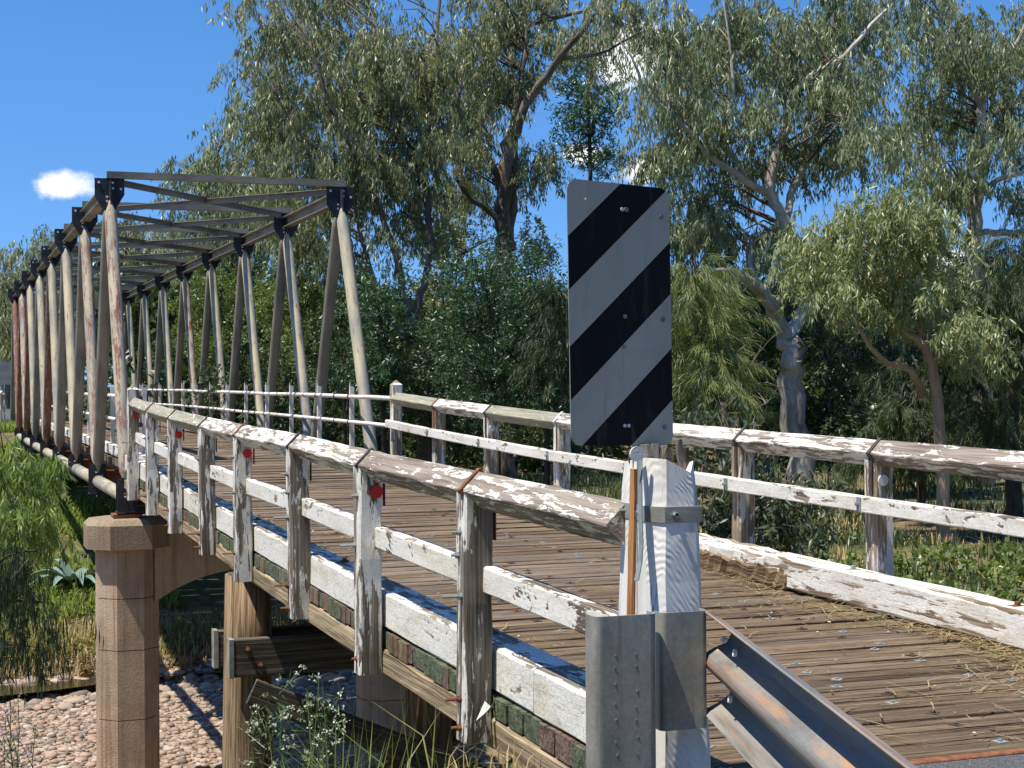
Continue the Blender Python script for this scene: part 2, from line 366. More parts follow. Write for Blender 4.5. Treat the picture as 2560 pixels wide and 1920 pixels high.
def leaf_mat(name, c0, c1, c2, trans=.3, rough=.38, spec=.5):
    k = Mat(name); a = k.n('ShaderNodeAttribute', attribute_name='tint')
    c = k.ramp(a.outputs['Fac'], [(0, c0), (.5, c1), (1, c2)])
    k.P(Base_Color=c, Roughness=rough, Specular_IOR_Level=spec)
    tr = k.n('ShaderNodeBsdfTranslucent'); k.t.links.new(k.mix(1.0, c, (1.25, 1.3, .6), 'MULTIPLY'), tr.inputs[0])
    ms = k.n('ShaderNodeMixShader'); ms.inputs[0].default_value = trans
    k.t.links.new(k.b.outputs[0], ms.inputs[1]); k.t.links.new(tr.outputs[0], ms.inputs[2]); k.t.links.new(ms.outputs[0], k.out.inputs[0])
    return k.m
ML_gum = leaf_mat('gum_leaf', (.10, .12, .055), (.245, .26, .125), (.55, .54, .33))
ML_gumb = leaf_mat('gum_leaf_blue_green', (.09, .12, .06), (.22, .255, .13), (.52, .53, .33))
ML_gumy = leaf_mat('gum_leaf_bright', (.15, .185, .075), (.30, .335, .15), (.50, .50, .27))
ML_oak = leaf_mat('she_oak_needle', (.09, .12, .04), (.21, .25, .08), (.40, .42, .17), trans=.35)
ML_pine = leaf_mat('cypress_pine_leaf', (.022, .055, .024), (.055, .11, .045), (.11, .18, .075), trans=.2)
ML_under = leaf_mat('understorey_leaf', (.025, .045, .018), (.06, .09, .03), (.14, .17, .06), trans=.25)
ML_underb = leaf_mat('understorey_leaf_bright', (.075, .115, .03), (.16, .21, .055), (.29, .33, .10), trans=.35)
ML_grass = leaf_mat('grass_blade', (.09, .15, .035), (.20, .28, .07), (.38, .38, .15), trans=.5, rough=.6, spec=.2)
ML_straw = leaf_mat('dry_grass_blade', (.22, .16, .07), (.36, .27, .13), (.50, .40, .22), trans=.2, rough=.7, spec=.2)
ML_weed = leaf_mat('weed_leaf', (.07, .11, .045), (.13, .19, .08), (.24, .29, .14), trans=.3)
ML_flower = leaf_mat('small_white_flower', (.5, .55, .42), (.62, .66, .52), (.75, .78, .66), trans=.3)
ML_lilac = leaf_mat('small_lilac_flower', (.30, .2, .42), (.4, .3, .52), (.5, .4, .6), trans=.3)
ML_agave = leaf_mat('agave_leaf', (.10, .16, .14), (.16, .24, .21), (.24, .32, .28), trans=.05)
def bark(name, c0, c1, c2, sc=(2, 9, 9)):
    k = Mat(name); n = k.noise(k.gp(sc), 1, 7, .65, .6); n2 = k.noise(k.gp((.6, 2.5, 2.5)), 1, 4, .5, .4)
    w = k.math('ADD', k.math('MULTIPLY', n, .5), k.math('MULTIPLY', n2, .5))
    k.P(Base_Color=k.ramp(w, [(.34, c0), (.5, c1), (.64, c2)]), Roughness=.85, Specular_IOR_Level=.2); k.bump(n, .7, .05); return k.m
MB_gum = bark('gum_bark', (.17, .135, .105), (.40, .35, .28), (.64, .58, .49))
MB_gumd = bark('gum_bark_dark', (.05, .038, .03), (.14, .108, .082), (.32, .255, .195))
MB_gump = bark('gum_bark_pinkish', (.22, .13, .08), (.42, .29, .19), (.55, .43, .31))
MB_dark = bark('dark_bark', (.025, .02, .016), (.07, .055, .04), (.14, .11, .085))

def ground_mat():
    k = Mat('creek_bank_soil'); v = k.world()
    n = k.noise(v, .35, 6, .6); n2 = k.noise(v, 3.2, 7, .7)
    g = k.ramp(n2, [(.3, (.045, .05, .02)), (.5, (.10, .105, .04)), (.7, (.21, .18, .09))])
    dry = k.ramp(n2, [(.3, (.10, .07, .04)), (.55, (.21, .15, .09)), (.75, (.33, .26, .17))])
    k.P(Base_Color=k.mix(k.mr(n, .46, .6), g, dry), Roughness=.95, Specular_IOR_Level=.1); k.bump(n2, .6, .08); return k.m
M_ground = ground_mat()
def bed_mat():
    k = Mat('gravel_bed'); v = k.world(); c = k.vor(v, 9, 'F1', 'Color'); d = k.vor(v, 9, 'F1'); 
    bw = k.n('ShaderNodeRGBToBW'); k.t.links.new(c, bw.inputs[0])
    k.P(Base_Color=k.ramp(bw.outputs[0], [(.2, (.16, .12, .09)), (.5, (.32, .24, .18)), (.8, (.44, .36, .29))]), Roughness=.9, Specular_IOR_Level=.15)
    k.bump(k.math('SUBTRACT', 1.0, d), 1.0, .05); return k.m
M_bed = bed_mat()
def stone_mat():
    k = Mat('river_stone'); a = k.n('ShaderNodeAttribute', attribute_name='tint'); n = k.noise(k.world(), 25, 5, .6)
    c = k.ramp(a.outputs['Fac'], [(0, (.17, .14, .12)), (.3, (.33, .255, .19)), (.6, (.44, .34, .255)), (.8, (.43, .27, .185)), (1, (.56, .49, .41))])
    k.P(Base_Color=k.mix(.4, c, k.ramp(n, [(.3, .55), (.7, 1.0)]), 'MULTIPLY'), Roughness=.8, Specular_IOR_Level=.25); return k.m
M_stone = stone_mat()
def asphalt():
    k = Mat('asphalt'); v = k.world(); n = k.noise(v, 120, 3, .6); d = k.vor(v, 90)
    k.P(Base_Color=k.ramp(n, [(.35, (.04, .04, .042)), (.55, (.09, .09, .09)), (.72, (.24, .23, .22))]), Roughness=.92); k.bump(d, .8, .008); return k.m
M_asph = asphalt()
def water():
    k = Mat('shallow_water'); k.P(Base_Color=(.03, .028, .018), Roughness=.06, Specular_IOR_Level=.6); k.bump(k.noise(k.world(), 5, 3, .5), .12, .02); return k.m
M_water = water()

# ------------------------------------------------------------------ ground
BED = -4.7
def sstep(a, b, x): t = np.clip((x - a) / (b - a), 0, 1); return t * t * (3 - 2 * t)
def wob(x, y): return .22 * np.sin(x * .55 + y * .31) + .16 * np.sin(x * .23 - y * .71 + 1.3) + .1 * np.sin(x * 1.4 + y * 1.1)
def H(x, y):
    x = np.asarray(x, float); y = np.asarray(y, float)
    near = np.where(y < 5.0, -.35, -.35 - .36 * (y - 5.0))
    near = np.where((x > 2.45) & (x < 7.4) & (y > 5.4), near - .75, near)
    bed = BED - .28 * np.exp(-((y - 33.2 - .8 * np.sin(x * .35)) / 1.5) ** 2)
    far = np.minimum(BED + .21 * (y - 34.6), -.25)
    z = np.maximum(np.maximum(near, bed), far)
    s = sstep(7.6, 11.0, x); z = z * (1 - s) + np.maximum(z, -1.5) * s
    amp = np.where((y < 5.6) & (x > 1.5) & (x < 8), 0.0, .35) * sstep(4, 9, np.abs(y) + np.abs(x) * .5)
    return z + amp * wob(x, y) * .6
def axis(a, b, step, far, n=26):
    mid = np.arange(a, b + 1e-6, step); g = np.geomspace(step, far, n)
    return np.concatenate([a - g[::-1], mid, b + g])
gx = axis(-30, 60, .6, 1500); gy = axis(-14, 90, .6, 1500)
X, Y = np.meshgrid(gx, gy, indexing='xy'); Z = H(X, Y)
V = np.stack([X, Y, Z], -1).reshape(-1, 3); nx, ny = len(gx), len(gy)
I = np.arange(nx * ny).reshape(ny, nx)
F = np.stack([I[:-1, :-1], I[:-1, 1:], I[1:, 1:], I[1:, :-1]], -1).reshape(-1, 4)
k = Mat('ground_soil_and_gravel'); v = k.world()
n_ = k.noise(v, .35, 6, .6); n2 = k.noise(v, 3.2, 7, .7)
gcol = k.ramp(n2, [(.3, (.04, .05, .018)), (.5, (.10, .105, .04)), (.7, (.20, .175, .085))])
dry = k.ramp(n2, [(.3, (.09, .06, .035)), (.55, (.20, .145, .085)), (.75, (.32, .25, .16))])
grv = k.vor(v, 8, 'F1', 'Color'); gd = k.vor(v, 8, 'F1'); bw = k.n('ShaderNodeRGBToBW'); k.t.links.new(grv, bw.inputs[0])
grc = k.ramp(bw.outputs[0], [(.2, (.15, .11, .08)), (.5, (.30, .225, .165)), (.8, (.42, .34, .27))])
sx = k.n('ShaderNodeSeparateXYZ'); k.t.links.new(v, sx.inputs[0]); low = k.mr(k.math('ADD', sx.outputs[2], k.math('MULTIPLY', n2, .3)), -4.45, -4.3)
k.P(Base_Color=k.mix(low, grc, k.mix(k.mr(n_, .46, .6), gcol, dry)), Roughness=.95, Specular_IOR_Level=.1)
k.bump(k.mix(low, gd, n2), .7, .06)
tag(npmesh('ground', V, F, k.m, smooth=True), kind='structure')
# road sheets
road = MB(); road.add([(2.0, -40, -.31), (7.3, -40, -.31), (7.3, 5.76, -.306), (2.0, 5.76, -.306), (2.0, -40, -.6), (7.3, -40, -.6), (7.3, 5.76, -.6), (2.0, 5.76, -.6)], [(0, 1, 2, 3), (7, 6, 2 + 4 - 4, 3) if False else (3, 2, 6, 7)])
tag(road.build('road', M_asph), kind='structure')
rf = MB(); rf.add([(2.3, 60.2, -.02), (6.9, 60.2, -.02), (6.9, 260, -.02), (2.3, 260, -.02)], [(0, 1, 2, 3)]); tag(rf.build('far_road', M_asph), kind='structure')
# creek water, a shallow run at the foot of the far bank
wx = np.arange(-40, 9, 1.0); wv = []; wf = []
for i, x in enumerate(wx):
    c = 33.2 + .8 * math.sin(x * .35); h = .55 + .3 * math.sin(x * .9)
    wv += [(x, c - h, BED - .03), (x, c + h, BED - .03)]
for i in range(len(wx) - 1): wf.append((2 * i, 2 * i + 2, 2 * i + 3, 2 * i + 1))
mbw = MB(); mbw.add(wv, wf); tag(mbw.build('creek_water', M_water), kind='structure')

# ------------------------------------------------------------------ bridge
DY = [5.0, 5.7, 7.75, 9.87, 11.93, 14.2, 16.1, 18.37, 20.44, 22.45, 24.4, 45, 62]
DZ = [-.306, -.298, -.27, -.243, -.204, -.181, -.148, -.097, -.04, .03, .06, .12, .08]
def deckz(y): return float(np.interp(y, DY, DZ))
LP = [(22.44, 1.051), (20.45, .985), (18.45, .935), (16.23, .893), (14.23, .862), (11.96, .842), (9.87, .797), (7.75, .770), (5.70, .742)]
RP = [(22.5, 1.095), (20.42, 1.018), (18.29, .955), (15.99, .893), (13.95, .858), (11.9, .823), (9.87, .797), (7.78, .772), (5.7, .748)]
LX, RX = 2.62, 6.365

deck = thing('bridge_deck', 'weathered brown plank roadway of the old bridge with white kerb timbers along its edges', 'bridge deck', (4.5, 5.8, -.3))
# planks: a few shared meshes, each plank an object
PW = .213
PWS = [.17, .195, .205, .213, .213, .22, .225, .235, .25]
def plank_mesh(i, x0, x1):
    r = random.Random(100 + i); mb = MB(); w = PWS[i % 9] + .001
    mb.timber((x0 + r.uniform(-.03, .035), 0, -.057), (x1 + r.uniform(-.05, .05), 0, -.057), w, .114, ch=.0025, segs=9, jit=.0025, rnd=r)
    me = mb.build('plank_source', M_deck if i % 4 else M_deckg); d = me.data; bpy.data.objects.remove(me); d.name = 'deck_plank'; return d
PA = [plank_mesh(i, 2.70, 6.26) for i in range(9)]; PT = [plank_mesh(20 + i, 2.93, 6.28) for i in range(6)]
bolt_me = []
for i in range(3):
    b = MB(); b.timber((-.027, 0, .001), (.027, 0, .001), .054, .005, ch=.001); b.tube([(0, 0, .003), (0, 0, .011)], .012, n=6)
    o = b.build('bolt_source', [M_iron, M_galvd, M_rust][i]); bolt_me.append(o.data); bpy.data.objects.remove(o)
y = 5.85; ip = 0; rp = random.Random(8)
while y < 59.6:
    app = y < 24.35
    q_ = rp.randrange(9 if app else 6); me = (PA if app else PT)[q_]; wq = PWS[q_ if app else (20 + q_) % 9]; y += wq / 2
    o = bpy.data.objects.new('deck_plank', me); COL.objects.link(o); o.parent = deck
    z = deckz(y) + rp.uniform(-.004, .002) - .004
    o.location = (0 - 4.5, y - 5.8, z + .3); o.rotation_euler = (rp.uniform(-.012, .012), rp.uniform(-.001, .001), rp.uniform(-.005, .005))
    if app and y < 17.5:
        for j, bx in enumerate((3.28, 3.82, 4.5, 5.3)):
            if rp.random() < .12: continue
            q = bpy.data.objects.new('deck_bolt', bolt_me[2 if rp.random() < .1 else rp.randint(0, 1)]); COL.objects.link(q); q.parent = o
            q.location = (bx + rp.uniform(-.05, .05) + (.06 if ip % 2 else -.06), rp.uniform(-.06, .06), .0015); q.rotation_euler = (0, 0, rp.uniform(0, 1.5))
    y += wq / 2; ip += 1
# plank ends, stained green, proud of the outer stringer
# (thin end blocks fixed to the deck edge)
y = 5.875; r5 = random.Random(3); ends = []
while y < 24.2:
    mb = MB(); h = .112 + r5.uniform(-.012, .006); w = PW - r5.uniform(.008, .03)
    mb.timber((2.684 + r5.uniform(-.012, .012), y, deckz(y) - .062), (2.715, y, deckz(y) - .062), w, h, ch=.01, rnd=r5)
    red = 6.6 < y < 7.1 or r5.random() < .12
    mb.build('plank_end', M_redend if red else M_green, deck); y += PW
# kerbs
rk = random.Random(21)
cuts = [5.75, 7.15, 10.35, 13.5, 16.4, 17.9, 21.2, 24.2]
for a, b in zip(cuts[:-1], cuts[1:]):
    mb = MB(); dx = rk.uniform(-.012, .012)
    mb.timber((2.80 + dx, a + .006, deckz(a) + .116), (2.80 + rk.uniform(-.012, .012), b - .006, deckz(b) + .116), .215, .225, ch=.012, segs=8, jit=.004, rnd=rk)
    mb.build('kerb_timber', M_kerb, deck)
for yb in (6.35, 8.15, 11.4, 14.7, 19.2):
    b = MB(); zt = deckz(yb) + .228; b.tube([(2.83, yb, zt), (2.83, yb, zt + .012)], .035, n=10); b.tube([(2.83, yb, zt + .01), (2.83, yb, zt + .03)], .016, n=6); b.build('kerb_bolt', M_rust, deck)
for (a, b, mat, jit, hh, nm) in ((4.4, 10.75, M_kerbw, .006, .225, 'kerb_timber'), (10.75, 12.5, M_kerbw, .010, .225, 'kerb_timber'), (12.5, 16.2, M_kerbw, .008, .215, 'kerb_timber'), (16.22, 20.0, M_kerbw, .008, .21, 'kerb_timber'), (20.02, 23.3, M_rot, .012, .2, 'kerb_timber')):
    mb = MB(); mb.timber((6.04, a, deckz(a) + hh / 2 + .012), (6.04, b, deckz(b) + hh / 2 + .012), .225, hh, ch=.016 if jit < .01 else .04, segs=18, jit=jit, rnd=rk)
    o = mb.build(nm, mat, deck)
mb = MB(); mb.timber((5.955, 10.4, deckz(10.4) + .07), (5.945, 12.45, deckz(12.4) + .08), .09, .15, ch=.03, segs=30, jit=.02, rnd=rk); mb.build('rotten_kerb_face', M_rot, deck)
mb = MB(); mb.timber((5.99, 12.45, deckz(12.4) + .10), (5.97, 10.3, deckz(10.4) + .14), .05, .05, ch=.015, segs=24, jit=.018, rnd=rk); mb.build('rotten_kerb_splinter', M_dark, deck)
for yb, mt in ((7.9, M_rust), (9.7, M_galv), (13.6, M_rust)):
    b = MB(); zt = deckz(yb) + .24; b.timber((6.0, yb, zt), (6.09, yb, zt), .07, .01); b.tube([(6.05, yb, zt), (6.05, yb, zt + .028)], .02, n=6); b.build('kerb_bolt', mt, deck)
for (xx, a, b) in ((6.2, 23.5, 29.5), (6.2, 29.52, 36.5), (6.2, 36.52, 44), (6.2, 44.02, 52), (6.2, 52.02, 59.6), (3.02, 24.4, 31), (3.02, 31.02, 38), (3.02, 38.02, 46), (3.02, 46.02, 59.6)):
    mb = MB(); mb.timber((xx, a, deckz(a) + .11), (xx, b, deckz(b) + .11), .13, .17, segs=4, jit=.004, rnd=rk); mb.build('wheel_guard', M_beam if xx > 5 else M_kerbw, deck)
# stringers
scuts = [5.75, 9.9, 14.9, 19.8, 24.2]
for a, b in zip(scuts[:-1], scuts[1:]):
    for xx, w, h in ((2.742, .13, .155), (3.6, .26, .32), (4.5, .26, .32), (5.4, .26, .32), (6.2, .15, .2)):
        mb = MB(); top = .124
        mb.timber((xx, a + .01, deckz(a) - top - h / 2), (xx, b - .01, deckz(b) - top - h / 2), w, h, ch=.014, segs=10, jit=.009 if xx < 3 else .01, rnd=rk)
        mb.build('stringer', M_beam if xx < 3 else M_dark, deck)
for xx in (3.2, 4.0, 4.7, 5.4, 6.0):
    mb = MB(); mb.timber((xx, 24.4, -.14), (xx, 59.8, -.13), .13, .16, segs=2, rnd=rk); mb.build('stringer', M_dark, deck)
# steel strip where the deck meets the asphalt
mb = MB(); mb.timber((2.9, 5.79, -.31), (6.2, 5.83, -.31), .075, .02); mb.build('end_strip', M_rust, deck)

# ------------------------------------------------------------------ railings of the approach span
def strap(mb, xc, yy, c, s):
    """flat bar bent over the ridge of the diamond rail; s=-1 outer side is -X"""
    pts = [(xc - .082, yy, c - .30), (xc - .082, yy, c - .03), (xc - .106, yy, c + .002), (xc, yy, c + .108), (xc + .106, yy, c + .002), (xc + .082, yy, c - .03), (xc + .082, yy, c - .26)]
    for a, b in zip(pts[:-1], pts[1:]): mb.timber(a, b, .007, .042, up=(0, 1, 0), ch=.001)
def bolt(mb, p, ax, L, r=.009, nut=.019):
    p = np.array(p, float); ax = np.array(ax, float)
    mb.tube([p, p + ax * L], r, n=6); mb.tube([p + ax * .004, p + ax * .022], nut, n=6); mb.tube([p, p + ax * .005], nut * 1.55, n=4)
def railing(name, label, cat, posts, xc, left, rails, mids, base):
    t = thing(name, label, cat, base); r = random.Random(31 if left else 32)
    n = len(posts)
    for i, (yy, c) in enumerate(posts):
        if left and i == n - 1: break
        lean = r.uniform(-.012, .012); bot = c - 1.3 + r.uniform(-.02, .02)
        head = i == 0
        mb = MB(); px = xc + (-.015 if left else .005)
        top = c + (.20 if head else -.01)
        mb.timber((px + lean, yy + r.uniform(-.02, .02), bot), (px, yy, top), .15, .15, up=(0, 1, 0), ch=.012, segs=9, jit=.004, rnd=r)
        if head:
            mb.add([(px - .075, yy - .075, top), (px + .075, yy - .075, top), (px + .075, yy + .075, top), (px - .075, yy + .075, top), (px, yy, top + .075)], [(0, 1, 4), (1, 2, 4), (2, 3, 4), (3, 0, 4)])
        p = mb.build('post', M_post if left else M_postr, t)
        if not head:
            mb = MB(); strap(mb, xc, yy - .03, c, 1); mb.build('strap', [M_iron, M_rust, M_iron][i % 3] if i != 3 or left else M_whitepipe, t)
        if left:
            for zz, L, mt in ((c - .2, .05, M_galvd), (c - .33, .05, M_galvd), (c - .52, .11, M_galvd), (c - 1.06, .10, M_rust), (c - 1.22, .05, M_rust)):
                if r.random() < .18: continue
                mb = MB(); bolt(mb, (px - .072, yy + r.uniform(-.03, .03), zz + r.uniform(-.02, .02)), (-1, 0, 0), L * r.uniform(.8, 1.2)); mb.build('bolt', mt, p)
        elif not head:
            mb = MB(); x0 = 6.195; mb.timber((x0, yy - .012, c - .41), (x0, yy - .012, c - .31), .008, .05, up=(0, 1, 0), ch=.001); mb.tube([(x0, yy - .012, c - .36), (x0 - .025, yy - .012, c - .36)], .014, n=6); mb.build('washer_plate', M_galvd, p)
    for i in range(n - 1):
        (ya, ca), (yb, cb) = posts[i], posts[i + 1]
        if left and i == n - 2: yb += .17
        mb = MB(); mb.timber((xc + r.uniform(-.004, .004), ya - .004, ca), (xc + r.uniform(-.004, .004), yb + .004, cb), .138, .138, roll=math.pi / 4, ch=.007, segs=10, jit=.003, rnd=r)
        mb.build('top_rail', rails[i], t)
        mx = 2.668 if left else 6.245; da = .455 if left else .36; hh = .135 if left else .112
        mb = MB(); mb.timber((mx + r.uniform(-.004, .004), ya, ca - da), (mx + r.uniform(-.004, .004), yb, cb - da), .085, hh, ch=.009, segs=6, jit=.003, rnd=r)
        mb.build('middle_rail', mids[i], t)
    return t
lr = railing('timber_railing', 'peeling white timber railing nearer the camera, with red reflectors on its posts', 'railing', LP, LX, True,
        [M_raill, M_raill, M_raill, M_railw, M_railw, M_railw, M_rail, M_rail], [M_mid] * 8, (LX, 14, -.5))
rr_ = railing('timber_railing', 'peeling white timber railing on the far side of the roadway before the trees', 'railing', RP, RX, False,
        [M_raill, M_railw, M_raill, M_railw, M_railw, M_railw, M_rail, M_rail], [M_mid] * 8, (RX, 14, -.5))
# splintered strip hanging off the near rail and rotten litter on its top
mb = MB(); mb.timber((2.70, 9.95, .83), (2.70, 6.8, .80), .035, .05, ch=.01, segs=26, jit=.014, rnd=random.Random(5)); mb.build('split_rail_edge', M_rot, lr)
mb = MB(); mb.timber((2.66, 12.25, .78), (2.64, 12.12, .68), .05, .012, ch=.002, segs=3, jit=.01); mb.build('peeling_splinter', M_mid, lr)
# curl of paint on the post nearest the end post
mb = MB(); cv = []; cf = []
for i in range(7):
    a = i / 6 * 2.6
    for j, zz in enumerate((-.27, -.355)): cv.append((2.60 + .075 - .055 * (1 - math.cos(a)) * (1 - .5 * j), 7.67 - .045 * math.sin(a) * (1 - .4 * j), zz - .02 * i * (1 - j) + .01 * i * j))
for i in range(6): cf.append((2 * i, 2 * i + 1, 2 * i + 3, 2 * i + 2))
mb.add(cv, cf); mb.build('paint_curl', M_kerbw, lr)
# reflectors
def reflector(x, y, z, mat, par, r=.042):
    mb = MB(); mb.tube([(x, y, z), (x, y - .012, z)], [r, r * .93], n=20); mb.build('reflector', mat, par, smooth=False)
def refl_mat(name, col):
    k = Mat(name); k.P(Base_Color=col, Roughness=.3, Specular_IOR_Level=.5); k.bump(k.vor(k.gp((160, 160, 160), jitter=False), 1), .3, .003); return k.m
M_red = refl_mat('red_reflector', (.62, .015, .012)); M_wref = refl_mat('white_reflector', (.62, .63, .60))
for i, dz, dx in ((0, -.155, .03), (2, -.19, .035), (4, -.16, .03), (6, -.165, .035)): reflector(LX + dx - .015, LP[i][0] - .088, LP[i][1] + dz, M_red, lr)
for i, dz in ((2, -.185), (6, -.19)): reflector(RX - .01, RP[i][0] - .077, RP[i][1] + dz, M_wref, rr_)

# ------------------------------------------------------------------ steel truss span
TY, TP, TXL, TXR, TZ, BZ = 26.55, 4.432, 2.73, 6.55, 4.66, -.56
tr = thing('steel_truss', 'rusting steel tube truss with cream-painted leaning tubes and cross-braced top over the creek', 'truss', (4.6, 24.4, -.6))
def tube_ends(p0, p1):
    p0 = np.array(p0, float); p1 = np.array(p1, float); d = p1 - p0; L = np.linalg.norm(d); d /= L
    ts = [0, .07, .2, .3, L - .3, L - .2, L - .07, L]
    return [p0 + d * t for t in ts]
rt_ = random.Random(77)
for side, xx in ((0, TXL), (1, TXR)):
    for i in range(8):
        yt = TY + i * TP; zt = TZ - .42; zb = -.16
        lm = ([M_tuber, M_tuber, M_tube, M_tube, M_tube, M_tube, M_tuber, M_tubev] if side == 0 else [M_tube, M_tube, M_tube, M_tube, M_tuber, M_tube, M_tube, M_tube])[i]
        dm = M_tubev if (side == 0 and i in (3, 5, 6)) else M_chord  # most away-leaning tubes take darker steel, their underside shade painted in
        for (yb, y0, mat) in ((yt - TP / 2 + .06, yt - .07, lm), (yt + TP / 2 - .06, yt + .07, dm)):
            pts = tube_ends((xx, y0, zt + .02), (xx, yb, zb))
            mb = MB(); mb.tube(pts, [.085, .10, .103, .1, .1, .103, .10, .085], n=16, flat=[.3, .45, .92, 1, 1, .92, .45, .3], rnd=rt_)
            mb.build('tube', mat, tr, smooth=True)
    for i in range(8):                              # gusset plates across the top nodes
        yt = TY + i * TP; w = .235
        poly = [(xx - w, yt, TZ), (xx + w, yt, TZ), (xx + w, yt, TZ - .26), (xx + .08, yt, TZ - .52), (xx - .1, yt, TZ - .52), (xx - w, yt, TZ - .30)]
        mb = MB(); mb.prism(poly, (0, 1, 0), -.008, .016); mb.timber((xx, yt - .2, TZ - .3), (xx, yt + .2, TZ - .3), .016, .5); 
        g = mb.build('gusset_plate', M_gus, tr)
        if i < 5:
            for bx, bz in ((-.17, -.07), (.05, -.07), (.05, -.16), (.18, -.17), (-.04, -.30), (-.04, -.37)):
                mb = MB(); mb.tube([(xx + bx, yt - .008, TZ + bz), (xx + bx, yt - .024, TZ + bz)], .020, n=8); mb.build('bolt', M_rivet, g)
    for i in range(7):                              # top chord, rolled section
        a = np.array([xx, TY + i * TP + .02, TZ - .18]); b = np.array([xx, TY + (i + 1) * TP - .02, TZ - .18])
        mb = MB(); mb.timber(a, b, .012, .18, ch=0); mb.timber(a + [0, 0, .095], b + [0, 0, .095], .17, .014, ch=0); mb.timber(a - [0, 0, .095], b - [0, 0, .095], .17, .014, ch=0); mb.build('top_chord', M_chord, tr)
    for i in range(8):                              # bottom chord tubes between nodes
        mb = MB(); mb.tube([(xx, TY + (i - .5) * TP + .12, BZ + .2), (xx, TY + (i + .5) * TP - .12, BZ + .2)], .105, n=14, rnd=rt_); mb.build('bottom_chord', M_tube, tr, smooth=True)
    for i in range(9):
        yb = TY + (i - .5) * TP; s = -1 if side == 0 else 1
        poly = [(xx - .15, yb, BZ), (xx + .13, yb, BZ), (xx + .13, yb, BZ + .5), (xx - .08, yb, BZ + .5), (xx - .15, yb, BZ + .40)]
        mb = MB(); mb.prism(poly, (0, 1, 0), -.12, .016); mb.prism(poly, (0, 1, 0), .1, .016); mb.timber((xx - .16, yb, BZ - .008), (xx + .16, yb, BZ - .008), .28, .016, ch=0)
        g = mb.build('shoe_plate', M_gus, tr)
        if i < 4 and side == 0:
            for bx, bz in ((-.04, .36), (.06, .30), (-.04, .22), (.06, .2)):
                mb = MB(); mb.tube([(xx + bx, yb - .12, BZ + bz), (xx + bx, yb - .134, BZ + bz)], .014, n=8); mb.build('bolt', M_rivet, g)
for i in range(9):                                  # cross girders
    yb = TY + (i - .5) * TP; mb = MB(); a = np.array([TXL + .02, yb, -.33]); b = np.array([TXR - .02, yb, -.33])
    mb.timber(a, b, .012, .28, ch=0); mb.timber(a + [0, 0, .15], b + [0, 0, .15], .15, .016, ch=0); mb.timber(a - [0, 0, .15], b - [0, 0, .15], .15, .016, ch=0); mb.build('cross_girder', M_rust, tr)
for i in range(8):                                  # top struts and lateral braces, angle sections
    yt = TY + i * TP; mb = MB()
    mb.timber((TXL - .05, yt - .06, TZ + .055), (TXR + .09, yt - .06, TZ + .055), .012, .11, ch=0); mb.timber((TXL - .05, yt - .01, TZ + .006), (TXR + .09, yt - .01, TZ + .006), .1, .012, ch=0); mb.build('top_strut', M_chord, tr)
    if i < 7:
        for (xa, xb, dz) in ((TXL + .12, TXR - .12, -.05), (TXR - .12, TXL + .12, -.075)):
            mb = MB(); a = np.array([xa, yt + .1, TZ + dz]); b = np.array([xb, yt + TP - .1, TZ + dz]); mb.timber(a, b, .012, .10, ch=0); mb.timber(a + [0, 0, .045], b + [0, 0, .045], .1, .012, ch=0); mb.build('lateral_brace', M_chord, tr)
mb = MB(); mb.timber((TXL, TY + 7 * TP + .25, TZ - .42), (TXR, TY + 7 * TP + .25, TZ - .42), .03, .5, ch=0); mb.build('portal_plate', M_chord, tr)
# pipe railings inside the truss
def pipe_rail(label, xx, ys, y0, posty, hook):
    t = thing('pipe_railing', label, 'railing', (xx, 26, 0))
    for dz in (1.05, .645):
        pts = [(xx + hook, y0, 1.07 + dz - 1.05 if hook == 0 else .045 + dz + .0)] if hook else []
        if hook: pts = [(xx + hook, y0, .04 + dz), (xx + hook * .55, y0 + .35, .05 + dz), (xx, y0 + 1.1, .06 + dz)]
        yy = y0 + 2.2
        r = random.Random(int(dz * 100))
        while yy < 59: pts.append((xx + r.uniform(-.012, .012), yy, deckz(yy) + dz + r.uniform(-.008, .008))); yy += 2.3
        mb = MB(); mb.tube(pts, .034 if dz > 1 else .031, n=10); mb.build('pipe', M_whitepipe, t, smooth=True)
    for yy in posty:
        z0 = deckz(yy); mb = MB(); hw = .028
        mb.prism([(xx + .05, yy - hw, z0 - .1), (xx + .05, yy + hw, z0 - .1), (xx + .05, yy + hw, z0 + 1.2), (xx + .05, yy - hw * .6, z0 + 1.28)], (1, 0, 0), 0, .012)
        mb.prism([(xx + .055, yy - hw, z0 - .1), (xx + .12, yy - hw, z0 - .1), (xx + .12, yy - hw, z0 + 1.2), (xx + .055, yy - hw, z0 + 1.22)], (0, 1, 0), 0, .008)
        p = mb.build('stanchion', M_whitepipe, t)
        for dz in (1.05, .645):  # dark rings around both pipes at regular steps
            mb = MB(); zz = z0 + dz; mb.tube([(xx, yy - .2, zz), (xx, yy - .16, zz)], .041, n=10); mb.build('dark_ring', M_iron, p)
            mb = MB(); mb.tube([(xx, yy + .75, zz + .002), (xx, yy + .79, zz + .002)], .041, n=10); mb.build('dark_ring', M_iron, p)
    return t
PY = [25.1 + 2.3 * i for i in range(15)]
pipe_rail('white two-pipe railing inside the far side of the truss, joined to the far timber railing', 6.28, None, 22.5, PY, .09)
pipe_rail('white two-pipe railing inside the near side of the truss, seen between the leaning tubes', 3.0, None, 24.6, PY, 0)

